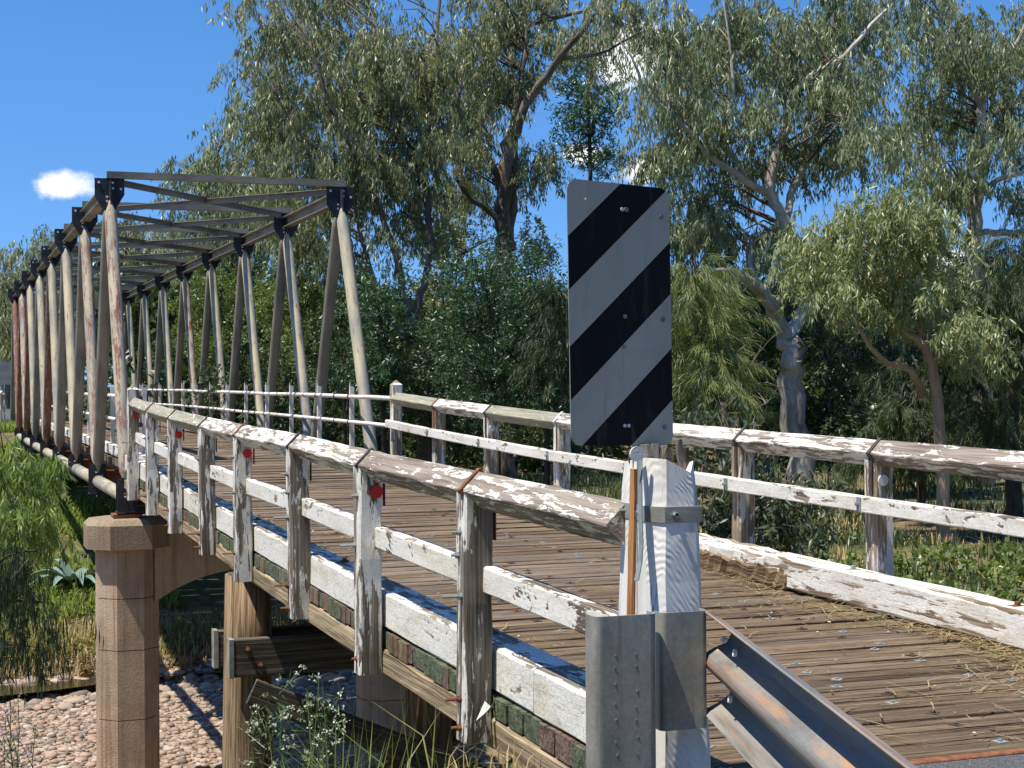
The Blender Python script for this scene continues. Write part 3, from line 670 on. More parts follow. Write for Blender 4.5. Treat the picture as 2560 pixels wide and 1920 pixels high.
# ------------------------------------------------------------------ concrete pier and timber pile bent
def octa(mb, cx, cy, w, z0, z1, ch=.28, flare=0.0):
    h = w / 2; c = w * ch
    def ring(z, e): a, q = h + e, c; return [(cx - a + q, cy - a, z), (cx + a - q, cy - a, z), (cx + a, cy - a + q, z), (cx + a, cy + a - q, z), (cx + a - q, cy + a, z), (cx - a + q, cy + a, z), (cx - a, cy + a - q, z), (cx - a, cy - a + q, z)]
    vs = ring(z0, 0) + ring(z1, flare); fs = [tuple(range(7, -1, -1)), tuple(range(8, 16))] + [(i, (i + 1) % 8, 8 + (i + 1) % 8, 8 + i) for i in range(8)]
    mb.add(vs, fs)
PYY = 24.4
def pier(yc, name, label):
    t = thing(name, label, 'bridge pier', (4.7, yc, BED))
    for cx in (2.73, 6.72):
        zs = [-5.4, -3.6, -2.58, -1.82, -1.1]
        for a, b in zip(zs[:-1], zs[1:]): mb = MB(); octa(mb, cx, yc, .88, a + .006, b - .006); mb.build('column_lift', M_conc, t)
        mb = MB(); octa(mb, cx, yc, .87, -1.13, -1.08, flare=.1); octa(mb, cx, yc, 1.2, -1.085, -.74, ch=.25); octa(mb, cx, yc, 1.2, -.74, -.66, ch=.25, flare=-.07); mb.build('column_cap', M_cap, t)
        mb = MB(); mb.timber((cx, yc - .2, -.625), (cx, yc + .2, -.625), .42, .05, ch=.004); mb.build('bearing_plate', M_rust, t)
    prof = [(3.1, -.7)]; 
    for i in range(13):
        u = i / 12; prof.append((3.1 + 3.25 * u, -1.45 - .45 * abs(2 * u - 1) ** 2.4))
    prof.append((6.35, -.7))
    mb = MB(); n = len(prof); vs = [(x, yc - .3, z) for x, z in prof] + [(x, yc + .3, z) for x, z in prof]
    fs = [tuple(range(n)), tuple(range(2 * n - 1, n - 1, -1))] + [((i + 1) % n, i, n + i, n + (i + 1) % n) for i in range(n)]
    mb.add(vs, fs); mb.build('arched_cross_beam', M_conc, t)
    return t
pier(PYY, 'concrete_pier', 'tan concrete pier with two octagonal columns standing in the gravel creek bed')
fa = thing('far_abutment', 'concrete abutment under the far end of the truss', 'abutment', (4.6, 60, -3)); mb = MB(); mb.box((4.6, 60.2, -1.7), (5.6, .8, 2.6)); mb.build('wall', M_conc, fa); mb = MB(); mb.box((1.2, 60.0, -.55), (3.0, .3, .14)); mb.build('timber_ledge', M_beam, fa)
bt = thing('timber_pile_bent', 'round brown timber piles with bolted dark cross beams under the approach span', 'pile bent', (4.5, 15, -4))
for xx in (2.76, 4.55, 6.2):
    mb = MB(); r = random.Random(int(xx * 10)); pts = [(xx + .03 * t * (1 if xx < 3 else 0), 15, -4.6 + 4.13 * t) for t in (0, .2, .4, .55, .7, .85, 1)]
    mb.tube(pts, [.27, .262, .25, .24, .232, .226, .215], n=18); mb.build('pile', M_pile, bt, smooth=True)
for yy, xs in ((14.7, 2.56), (15.3, 2.52)):
    mb = MB(); mb.timber((xs, yy, -1.2), (6.55, yy, -1.2), .13, .345, ch=.01, segs=6, jit=.003); w = mb.build('waler', M_dark, bt)
    mb = MB(); mb.timber((xs - .012, yy, -1.2), (xs + .03, yy, -1.2), .14, .36, ch=.002); mb.build('metal_end_cap', M_galv, w)
    if yy < 15:
        for bx, bz in ((2.72, -1.12), (2.84, -1.27)): mb = MB(); bolt(mb, (bx, 14.634, bz), (0, -1, 0), .05, .012, .02); mb.build('bolt', M_rust, w)
mb = MB(); mb.timber((2.62, 15, -.56), (6.5, 15, -.56), .28, .2, ch=.01); mb.build('headstock', M_dark, bt)
mb = MB(); mb.timber((2.75, 14.64, -1.5), (6.4, 14.64, -3.15), .1, .24, ch=.01); mb.build('diagonal_brace', M_dark, bt)
mb = MB(); mb.timber((6.3, 15.36, -1.5), (2.75, 15.36, -3.3), .1, .24, ch=.01); mb.build('diagonal_brace', M_dark, bt)
ab = thing('near_abutment', 'dark timber abutment sheeting under the near end of the roadway', 'abutment', (4.5, 5.9, -1.5))
for i in range(5): mb = MB(); mb.timber((2.5, 6.05, -.62 - i * .26), (6.6, 6.05, -.62 - i * .26), .1, .25, ch=.01); mb.build('abutment_plank', M_dark, ab)

# ------------------------------------------------------------------ end post, marker sign, guardrail
def saw_paint():
    k = Mat('saw_marked_white_paint'); g = k.gp((1, 1, 1), jitter=False)
    sp = k.n('ShaderNodeSeparateXYZ'); k.t.links.new(g, sp.inputs[0])
    ph = k.math('ADD', k.math('MULTIPLY', sp.outputs[0], 62.0), k.math('MULTIPLY', k.math('ADD', sp.outputs[1], sp.outputs[2]), 95.0))
    bend = k.math('MULTIPLY', k.noise(k.gp((2.5, 5, 5), jitter=False), 1, 3, .5), 46.0)
    ln = k.math('SINE', k.math('ADD', k.math('MULTIPLY', ph, 2.6), bend))
    am = k.mr(k.noise(k.gp((4, 7, 7), jitter=False), 1, 3, .5), .35, .6)
    n = k.noise(k.gp((1.4, 8, 8), jitter=False), 1, 7, .65, .4); ck = k.noise(k.gp((1.3, 30, 30), jitter=False), 1, 5, .6, .7); cm = k.mr(ck, .635, .66)
    lowm = k.mr(k.math('ADD', sp.outputs[0], k.math('MULTIPLY', k.noise(k.gp((2, 26, 26), jitter=False), 1, 3, .6), .7)), .36, .42)
    c = k.ramp(n, [(.3, (.62, .58, .50)), (.5, (.78, .755, .71)), (.7, (.83, .81, .77))])
    c = k.mix(k.math('MULTIPLY', cm, .85), c, (.05, .04, .03)); c = k.mix(lowm, (.07, .05, .035), c)
    k.P(Base_Color=c, Roughness=.6, Specular_IOR_Level=.3)
    k.bump(k.math('SUBTRACT', k.math('MULTIPLY', k.math('MULTIPLY', ln, am), .16), k.math('ADD', cm, k.math('SUBTRACT', 1.0, lowm))), .8, .006); return k.m
M_end = saw_paint()
ep = thing('end_post', 'thick tapering white timber post with a splintered top and metal band, under the striped sign', 'post', (2.72, 5.78, -.6))
mb = MB(); rE = random.Random(2)
z0, z1 = -.62, 1.0; lev = 14; ring0 = []
def eprect(z):
    t = (z - z0) / (z1 - z0); return (2.585 + .035 * t, 2.868 - .065 * t, 5.58 + .03 * t, 5.99 - .06 * t)
vs, gs, fs = [], [], []
for kz in range(lev + 1):
    z = z0 + (z1 - z0) * kz / lev; xa, xb, ya, yb = eprect(z); c = .022
    if kz == lev: c = .03
    ring = [(xa + .05, ya), (xb - c, ya), (xb, ya + c), (xb, yb - c), (xb - c, yb), (xa + c, yb), (xa, yb - c), (xa, ya + .075)]
    for (x, y_) in ring:
        vs.append((x + rE.uniform(-.003, .003), y_ + rE.uniform(-.003, .003), z + (rE.uniform(-.05, .035) if kz == lev else 0))); gs.append((z - z0, x, y_))
for kz in range(lev):
    for i in range(8): j = (i + 1) % 8; fs.append((kz * 8 + i, kz * 8 + j, kz * 8 + 8 + j, kz * 8 + 8 + i))
fs.append(tuple(lev * 8 + i for i in range(8)))
mb.add(vs, fs, gs); mb.build('shaft', M_end, ep)
for i in range(30):
    x = rE.uniform(2.63, 2.80); y_ = rE.uniform(5.68, 5.92); h = rE.uniform(.0, .07) + (.03 if x > 2.74 else 0); w = rE.uniform(.02, .05)
    mb = MB(); mb.timber((x, y_, .93), (x + rE.uniform(-.015, .015), y_, 1.0 + h), w, w * .7, up=(0, 1, 0), ch=.004, segs=3, jit=.006, taper=.8, rnd=rE); mb.build('splinter', M_dark if i % 3 else M_grey, ep)
# bare red strip down the outer face
M_strip = painted_wood('bare_red_wood', .95, wood1=(.34, .14, .05), wood2=(.55, .27, .10), grainamp=.6)
mb = MB(); mb.timber((2.598, 5.80, .36), (2.612, 5.79, .97), .012, .05, up=(0, 1, 0), ch=.002, segs=6, jit=.002); mb.build('bare_wood_strip', M_strip, ep)
xa, xb, ya, yb = eprect(.81)
mb = MB(); e = .004; zb = .80; pts = [(xa - e, yb + e), (xa - e, ya + .07), (xa + .045, ya - e), (xb + e, ya - e), (xb + e, yb + e)]
for i in range(5): a = pts[i]; b = pts[(i + 1) % 5]; mb.timber((a[0], a[1], zb), (b[0], b[1], zb), .006, .062, ch=.001)
bd = mb.build('metal_band', M_galv, ep)
for (x, y_, ax) in ((2.70, ya - e, (0, -1, 0)), (xa - .004, 5.72, (-1, 0, 0)), (xa - .004, 5.88, (-1, 0, 0))): mb = MB(); bolt(mb, (x, y_, zb), ax, .022, .006, .011); mb.build('bolt', M_galvd, bd)
mb = MB(); sp_ = [(2.60, 5.70, 1.02), (2.585, 5.67, .93), (2.578, 5.655, .80), (2.575, 5.64, .69), (2.565, 5.63, .62), (2.545, 5.62, .55)]
for a, b in zip(sp_[:-1], sp_[1:]): mb.timber(a, b, .006, .034, up=(0, 1, 0), ch=.001)
mb.build('hanging_strap', M_galvd, ep)
mb = MB(); mb.tube([(2.565, 5.66, 1.035), (2.565, 5.648, 1.035)], .03, n=16); mb.build('reflector', M_wref, ep)
# marker sign
sg = thing('width_marker_sign', 'tall rounded sign plate with diagonal black and grey stripes above the white end post', 'sign', (2.55, 5.75, 1.05))
SA, SB = np.array([2.305, 5.700]), np.array([2.79, 5.812]); SW = np.linalg.norm(SB - SA); SH = 1.028
su = np.array([(SB - SA)[0] / SW, (SB - SA)[1] / SW, -.022]); sv = np.array([.012, 0, -1.0]); sn = np.cross(su, sv); sn /= np.linalg.norm(sn)
if sn[1] > 0: sn = -sn
S0 = np.array([SA[0] - .006, SA[1], 2.098])
out = []
rad = .045
for (cu, cv_, a0) in ((SW - rad, rad, -90), (SW - rad, SH - rad, 0), (rad, SH - rad, 90), (rad, rad, 180)):
    for q in range(7): a = math.radians(a0 + q * 15); out.append((cu + rad * math.cos(a), cv_ + rad * math.sin(a)))
P3 = [S0 + su * a + sv * b for a, b in out]; n = len(out)
def sign_mat():
    k = Mat('striped_reflective_sheet'); g = k.gp((1, 1, 1), jitter=False); sp = k.n('ShaderNodeSeparateXYZ'); k.t.links.new(g, sp.inputs[0])
    t = k.math('DIVIDE', k.math('SUBTRACT', k.math('ADD', sp.outputs[1], k.math('MULTIPLY', sp.outputs[0], .87)), .2217 - 4.25), .425)
    fr = k.math('FRACT', t); blk = k.math('LESS_THAN', fr, .487)
    n = k.noise(k.gp((5, 5, 5), jitter=False), 1, 7, .65); sc = k.noise(k.gp((30, 8, 8), jitter=False), 1, 5, .7, 2.0); scr = k.mr(sc, .72, .74)
    wc = k.ramp(n, [(.3, (.46, .42, .34)), (.7, (.56, .515, .425))]); bc = k.ramp(n, [(.3, (.006, .006, .007)), (.7, (.012, .012, .014))])
    c = k.mix(blk, wc, bc); c = k.mix(k.math('MULTIPLY', scr, .3), c, (.5, .5, .48)); gr_ = k.noise(k.gp((14, 1.6, 3), jitter=False), 1, 6, .7); c = k.mix(k.math('MULTIPLY', k.mr(gr_, .52, .72), .35), c, (.16, .15, .125)); ch_ = k.noise(k.gp((38, 38, 38), jitter=False), 1, 2, .5); c = k.mix(k.mr(ch_, .79, .80), c, (.6, .6, .58))
    k.P(Base_Color=c, Roughness=k.mr(n, .3, .7, .5, .62), Specular_IOR_Level=.15); return k.m
M_sign = sign_mat()
mb = MB(); mb.add(P3, [tuple(range(n))], [(a, b, 0) for a, b in out])
# face towards the camera side
fc = mb.build('striped_face', M_sign, sg); fc.data.polygons[0]
mb = MB(); mb.prism(P3, -sn, .0015, .004); mb.build('backing_plate', M_galvd, sg)
for (a, b, r_) in ((.085, .075, .004), (.26, .10, .008), (.28, .10, .010), (.455, .115, .010), (.455, .525, .010), (.265, .52, .009), (.26, .64, .009), (.255, .95, .007), (.275, .95, .007), (.455, .955, .010)):
    p = S0 + su * a + sv * b + sn * .0005; mb = MB(); mb.tube([p, p + sn * .004], r_, n=10); mb.build('rivet', M_rivet if r_ < .009 else M_galvd, sg)
mb = MB(); bp = S0 + su * .33 + sv * .9 - sn * .02; mb.timber(bp, bp + np.array([.02, .02, -.30]), .05, .006, up=(0, 1, 0), ch=.001); bp2 = S0 + su * .42 + sv * .93 - sn * .02; mb.timber(bp2, bp2 + np.array([-.02, .03, -.24]), .05, .006, up=(0, 1, 0), ch=.001); mb.build('mounting_strap', M_galvd, sg)
# guardrail
gr = thing('guardrail', 'galvanised corrugated guardrail with rusty ridge slanting towards the camera from the white post', 'guardrail', (2.6, 5.4, -.4))
G0 = np.array([2.80, 5.57]); G1 = np.array([2.08, 3.07]); gd_ = (G1 - G0) / np.linalg.norm(G1 - G0); gn = np.array([-gd_[1], gd_[0]])
if gn[0] < 0: gn = -gn
prof = [(-.004, -.005), (0, 0), (.016, -.014), (.07, -.040), (.105, -.068), (.112, -.10), (.095, -.132), (.045, -.152), (.014, -.17), (.002, -.20), (.014, -.23), (.045, -.248), (.095, -.268), (.112, -.30), (.105, -.332), (.07, -.36), (.016, -.386), (0, -.40)]
vs, fs, gs = [], [], []; ns = 14; Lg = 4.3; npf = len(prof)
for layer in (0, 1):
    for i in range(ns + 1):
        s_ = Lg * i / ns; b = G0 + gd_ * s_; zt = .436 - .004 * s_
        for j, (o_, z_) in enumerate(prof):
            q = b + gn * (o_ + .004 * layer); vs.append((q[0], q[1], zt + z_)); gs.append((s_, o_ * 1.5 + .3 * math.sin(j), z_))
N1 = (ns + 1) * npf
for i in range(ns):
    for j in range(npf - 1):
        a = i * npf + j; fs.append((a, a + 1, a + npf + 1, a + npf)); fs.append((N1 + a, N1 + a + npf, N1 + a + npf + 1, N1 + a + 1))
    for j in (0, npf - 1): a = i * npf + j; fs.append((a, a + npf, N1 + a + npf, N1 + a))
for j in range(npf - 1):
    for i in (0, ns): a = i * npf + j; fs.append((a, a + 1, N1 + a + 1, N1 + a))
mb = MB(); mb.add(vs, fs, gs); beam = mb.build('corrugated_beam', M_galvr, gr, smooth=True)
for (s_, zz) in ((.22, -.06), (.42, -.075), (.33, -.26)):
    b = G0 + gd_ * s_ + gn * .045; mb = MB(); mb.tube([(b[0], b[1], .41 + zz - .002), (b[0] - gn[0] * .012, b[1] - gn[1] * .012, .41 + zz)], .014, n=10); mb.build('bolt', M_rivet, beam)
def sheet(mb, plan, z0, z1, th=.006):
    P = [np.array(p, float) for p in plan]; n = len(P); nr = []
    for i in range(n):
        d = P[min(i + 1, n - 1)] - P[max(i - 1, 0)]; d /= np.linalg.norm(d); nr.append(np.array([-d[1], d[0]]))
    Q = [p + q * th for p, q in zip(P, nr)]; al = 0; A_ = []
    for i in range(n): al += 0 if i == 0 else np.linalg.norm(P[i] - P[i - 1]); A_.append(al)
    vs, gs = [], []
    for L in (P, Q):
        for z in (z0, z1):
            for p, a in zip(L, A_): vs.append((p[0], p[1], z)); gs.append((z, a, 0))
    fs = []
    for i in range(n - 1): fs += [(i, i + 1, n + i + 1, n + i), (2 * n + i, 3 * n + i, 3 * n + i + 1, 2 * n + i + 1), (n + i, n + i + 1, 3 * n + i + 1, 3 * n + i), (i, 2 * n + i, 2 * n + i + 1, i + 1)]
    fs += [(0, n, 3 * n, 2 * n), (n - 1, 3 * n - 1, 4 * n - 1, 2 * n - 1)]
    mb.add(vs, fs, gs)
def cplan(x0, x1, y, dep, r=.03):
    pts = [(x0, y + dep)]
    for q in range(6): a = math.pi + q / 5 * math.pi / 2; pts.append((x0 + r + r * math.cos(a), y + r + r * math.sin(a)))
    for q in range(6): a = -math.pi / 2 + q / 5 * math.pi / 2; pts.append((x1 - r + r * math.cos(a), y + r + r * math.sin(a)))
    pts.append((x1, y + dep)); return pts
mb = MB(); sheet(mb, cplan(2.300, 2.557, 5.455, .09), -1.0, .445); cp = mb.build('channel_post', M_galv, gr, smooth=False)
mb = MB(); sheet(mb, cplan(2.592, 2.79, 5.50, .07, .022), -.01, .438); mb.build('end_block', M_galv, gr)
mb = MB(); rr2 = random.Random(9)
for cx in (2.385, 2.47):
    for q in range(13):
        z = .3 - q * .062 + rr2.uniform(-.02, .02); x = cx + rr2.uniform(-.004, .004)
        mb.tube([(x, 5.456, z), (x, 5.4535, z - .001)], .003, n=5); mb.timber((x - .003, 5.4545, z - .004), (x + rr2.uniform(-.003, .006), 5.4545, z + .007), .002, .0015, up=(0, 1, 0), ch=0)
tag(mb.build('weld_nubs', M_galvd, cp), kind='stuff')
# chip of white timber at the foot of the end post
tag(MB().timber((2.87, 5.52, -.25), (3.02, 5.44, -.27), .09, .07, ch=.012, segs=4, jit=.012).build('timber_offcut', M_end), 'short split white timber offcut lying at the foot of the end post', 'timber')

# far end: railing, road sign back, wires
ft = thing('far_railing', 'small pale timber railing beyond the far end of the truss at the left edge', 'railing', (2.2, 63, 0))
for i in range(4): mb = MB(); yy = 61.2 + i * 2.2; xx = 2.45 - .12 * i; mb.timber((xx, yy, -.6), (xx, yy, 1.0), .16, .16, up=(0, 1, 0)); mb.build('post', M_postr, ft)
mb = MB(); mb.timber((2.45, 61.2, 1.03), (2.09, 67.8, 1.06), .15, .15, roll=.78); mb.build('top_rail', M_railw, ft); mb = MB(); mb.timber((2.45, 61.2, .5), (2.09, 67.8, .5), .09, .14); mb.build('middle_rail', M_mid, ft)
fs_ = thing('road_sign', 'grey back of a square road sign on a post at the left edge', 'sign', A(8, 1000, 66) * [1, 1, 0])
c = A(6, 806, 66); mb = MB(); mb.box((c[0], c[1], c[2]), (1.15, .01, .95), ch=0); mb.build('plate', M_galv, fs_); mb = MB(); mb.tube([(c[0], c[1] + .06, -.8), (c[0], c[1] + .06, c[2] + .5)], .05, n=8); mb.build('post', M_galvd, fs_)
for i, (ya_, yb_) in enumerate(((720, 716), (762, 757))):
    a = A(-60, ya_, 85); b = A(430, yb_ - 20, 120); mb = MB(); pts = [a + (b - a) * t + np.array([0, 0, -1.2 * 4 * t * (1 - t)]) for t in np.linspace(0, 1, 12)]
    mb.tube(pts, .012, n=5); tag(mb.build('power_line', M_galvd), ['upper of two thin overhead wires at the left edge beyond the truss', 'lower of two thin overhead wires at the left edge beyond the truss'][i], 'wire', 'overhead wires')

# ------------------------------------------------------------------ vegetation
def unit(v): return v / (np.linalg.norm(v, axis=-1, keepdims=True) + 1e-9)
def leaves(centers, radii, n_each, L, Wd, droop, rng, spread=1.0, outward=0.0, origin=None, twig=9, squash=.8, hang=.35):
    """leaf kites hung on short drooping twigs inside every clump -> V, F, tint"""
    C = np.asarray(centers); R = np.asarray(radii); nc = len(C)
    # twig roots in each clump
    tw = rng.normal(size=(nc, twig, 3)); tw = unit(tw) * (rng.random((nc, twig, 1)) ** .45)
    tw[..., 2] *= squash
    tp = C[:, None, :] + tw * R[:, None, None]
    tdir = unit(tw * [1, 1, .4] + np.array([0, 0, -hang * 2]) + rng.normal(size=tw.shape) * .25)
    per = max(1, n_each // twig)
    t = rng.random((nc, twig, per, 1))
    tl = R[:, None, None, None] * .9
    pos = tp[:, :, None, :] + tdir[:, :, None, :] * t * tl + rng.normal(size=(nc, twig, per, 3)) * (.055 * R[:, None, None, None])
    d = unit(rng.normal(size=pos.shape) * spread + np.array([0, 0, -droop]) + tdir[:, :, None, :] * outward)
    ctint = rng.random((nc, 1, 1)) * .38 + rng.random((nc, twig, 1)) * .27
    tint = ctint + rng.random((nc, twig, per)) * .35
    pos = pos.reshape(-1, 3); d = d.reshape(-1, 3); tint = tint.reshape(-1)
    n = len(pos); ll = L * (.65 + .7 * rng.random((n, 1))); ww = Wd * (.7 + .6 * rng.random((n, 1)))
    s = unit(np.cross(d, unit(rng.normal(size=d.shape)))); nrm = np.cross(d, s)
    V = np.stack([pos, pos + d * ll * .42 + s * ww * .5 + nrm * ll * .03, pos + d * ll, pos + d * ll * .42 - s * ww * .5 + nrm * ll * .03], 1).reshape(-1, 3)
    b = np.arange(n)[:, None] * 4
    F = np.concatenate([b + [0, 1, 2], b + [0, 2, 3]], 1).reshape(-1, 3)
    return V, F, np.repeat(tint, 4)
def wavy(pts, rad, rng, sub=4, amp=.5):
    """polyline -> smoother, crooked limb"""
    P = np.array(pts, float); R = np.array(rad, float); o, r = [], []
    for i in range(len(P) - 1):
        p0 = P[max(i - 1, 0)]; p1 = P[i]; p2 = P[i + 1]; p3 = P[min(i + 2, len(P) - 1)]
        for k in range(sub):
            t = k / sub
            q = .5 * ((2 * p1) + (-p0 + p2) * t + (2 * p0 - 5 * p1 + 4 * p2 - p3) * t * t + (-p0 + 3 * p1 - 3 * p2 + p3) * t ** 3)
            o.append(q + rng.normal(size=3) * R[i] * amp * (.3 if k == 0 else .5)); r.append(R[i] * (1 - t) + R[i + 1] * t)
    o.append(P[-1]); r.append(R[-1])
    return o, r
def clumps(blobs, rng, dens, cr):
    """clump centres inside image-measured lobes: (vx, vy, rx, ry, depth, rz_m)"""
    C, R = [], []
    for (vx, vy, rx, ry, d, rz) in blobs:
        m_ = VS * d / FPX; ax, ay = rx * m_, ry * m_
        n = max(4, int(dens * ax * ay * math.pi / (cr * cr * math.pi)))
        q = unit(rng.normal(size=(n, 3))) * (rng.random((n, 1)) ** (1 / 2.2))
        c = A(vx, vy, d)
        C.append(c + q[:, :1] * ax * _r + q[:, 1:2] * ay * np.array([0, 0, 1]) + q[:, 2:] * rz * _f)
        R.append(cr * (.6 + .8 * rng.random(n)))
    return np.concatenate(C), np.concatenate(R)
def tree(name, label, cat, limbs, blobs, leafm, barkm, seed, dens=2.2, cr=.75, n_each=110, L=.19, Wd=.034, droop=1.5, spread=.48, group=None, twig=15, gd=None, twr=.028, hang=.5, squash=.8, reach=6.0, outward=0.0, bark2=None):
    rng = np.random.default_rng(seed)
    sk = []; wood = MB()
    base = None
    for li, l in enumerate(limbs):
        d0 = l[0][2]
        pts = [A(a, b, d) for a, b, d, w in l]; rad = [max(.012, w * VS * d / FPX / 2) for a, b, d, w in l]
        if li == 0:
            g = H(pts[0][0], pts[0][1]); pts[0][2] = min(pts[0][2], float(g) - .1) if True else 0
            base = pts[0].copy(); base[2] = float(g)
        o, r = wavy(pts, rad, rng); wood.tube(o, r, n=10, rnd=random.Random(seed + li)); sk += [(q, w) for q, w in zip(o, r)]
    t = thing(name, label, cat, base, group)
    if 'gum' in name: blobs = [(a, b, c_ * 1.14, e * 1.14, d, z) for a, b, c_, e, d, z in blobs]
    C, R = clumps(blobs, rng, dens, cr)
    SP = np.array([q for q, w in sk]); tws = MB(); rr = random.Random(seed)
    for c, rc_ in zip(C, R):
        dv = SP - c; dist = np.linalg.norm(dv, axis=1) + np.maximum(dv[:, 2], -.3) * 1.1
        i = int(np.argmin(dist)); p = SP[i]
        if np.linalg.norm(p - c) > reach: continue
        mid = p * .45 + c * .55 + np.array([rng.normal() * .12, rng.normal() * .12, .22 + .1 * np.linalg.norm(p - c)])
        w0 = min(sk[i][1] * .6, twr * (1 + .25 * np.linalg.norm(p - c)))
        tws.tube([p, p * .7 + mid * .3 + rng.normal(size=3) * .05, mid, c], [w0, w0 * .8, w0 * .55, .006], n=5, cap=False, rnd=rr)
    wood.build('trunk', barkm, t, smooth=True)
    if tws.v: tws.build('branch_wood', bark2 or barkm, t, smooth=True)
    V, F, ti = leaves(C, R, n_each, L, Wd, droop, rng, spread=spread, twig=twig, hang=hang, squash=squash, outward=outward)
    npmesh('crown', V, F, leafm, t, tint=ti)
    return t
def bl(d, rz, *lst): return [(a, b, c, e, d + (q % 3 - 1) * rz * .5, rz) for q, (a, b, c, e) in enumerate(lst)]

# big river gums on the far bank, left to right
tree('gum_tree', 'slender many-stemmed river gum with a tall airy crown just right of the truss', 'tree',
     [[(912, 1010, 39, 40), (906, 850, 39, 30), (888, 745, 39, 26), (884, 690, 39, 24)],
      [(884, 690, 39, 18), (866, 610, 39, 16), (858, 560, 38.6, 15), (834, 490, 38.4, 13), (800, 400, 38, 11), (745, 290, 37.5, 9), (700, 190, 37, 7), (670, 90, 37, 5)],
      [(888, 720, 39, 20), (905, 650, 39.3, 17), (924, 575, 39.5, 15), (925, 420, 40, 14), (914, 350, 40, 13), (924, 250, 40.3, 11), (940, 120, 40.5, 9), (955, -40, 41, 6)],
      [(890, 745, 39, 18), (850, 705, 38.6, 16), (822, 650, 38.2, 14), (805, 600, 38, 12), (790, 545, 38, 10), (770, 470, 37.6, 8)],
      [(914, 360, 40, 10), (870, 290, 39.5, 8), (830, 200, 39, 7), (815, 60, 39, 5)],
      [(800, 400, 38, 9), (720, 350, 38, 7), (640, 280, 37.5, 5), (590, 190, 37, 4)]],
     bl(39.8, 2.2, (600, 75, 78, 75), (590, 190, 72, 62), (715, 45, 95, 75), (715, 175, 95, 80), (840, 70, 85, 80), (850, 220, 95, 95), (690, 315, 105, 75), (805, 365, 95, 75), (925, 320, 65, 90), (620, 400, 85, 68), (930, 150, 65, 90), (890, 470, 65, 60), (745, 450, 75, 58), (660, 500, 70, 45), (600, 290, 60, 50)),
     ML_gum, MB_gumd, 101, dens=5.5, n_each=520, Wd=.034, group='gum trees on the far bank')
tree('gum_tree', 'grey-green rounded gum crown behind the truss top at the left of the trees', 'tree',
     [[(520, 900, 58, 26), (515, 700, 58, 22), (500, 560, 58, 18), (480, 440, 58, 12), (470, 330, 58, 6)], [(505, 600, 58, 12), (450, 500, 58, 8), (430, 420, 58, 5)]],
     bl(58, 3, (472, 335, 62, 62), (435, 415, 42, 50), (535, 290, 55, 58), (520, 420, 75, 65), (470, 480, 70, 55), (560, 500, 60, 50), (415, 560, 40, 40)),
     ML_gumb, MB_gumd, 102, dens=6, cr=.95, n_each=380, L=.24, Wd=.05, group='gum trees on the far bank')
tree('gum_tree', 'tall gum with a twin trunk and bare forks in the middle of the tree line', 'tree',
     [[(1100, 1000, 45, 46), (1096, 760, 45, 40), (1088, 560, 45, 38), (1085, 470, 45, 36), (1094, 380, 45, 32), (1104, 300, 45, 28)],
      [(1104, 300, 45, 22), (1150, 205, 44.5, 18), (1210, 125, 44, 15), (1262, 62, 43.5, 11), (1330, -10, 43, 6)],
      [(1104, 300, 45, 20), (1118, 200, 45, 17), (1135, 90, 45.5, 13), (1128, -30, 46, 8)],
      [(1092, 420, 45, 20), (1050, 340, 45, 16), (1010, 290, 44.5, 12), (985, 200, 44, 7)],
      [(1086, 485, 45, 15), (1050, 450, 44.6, 12), (1012, 425, 44.2, 10), (985, 385, 44, 7)],
      [(1102, 540, 45.3, 26), (1104, 420, 45.4, 24), (1108, 330, 45.5, 20), (1128, 240, 45.7, 14)],
      [(1210, 125, 44, 9), (1290, 118, 43.6, 7), (1380, 70, 43, 4)]],
     bl(45.8, 2.4, (1035, 50, 92, 75), (1150, 25, 95, 65), (1000, 170, 75, 78), (1255, 45, 85, 42), (1085, 165, 62, 52), (1375, 30, 75, 48), (1015, 285, 58, 60), (965, 385, 40, 45), (1040, 385, 40, 28), (1165, 330, 30, 26)),
     ML_gum, MB_gumd, 103, dens=5.5, cr=.8, n_each=540, L=.19, Wd=.037, group='gum trees on the far bank')
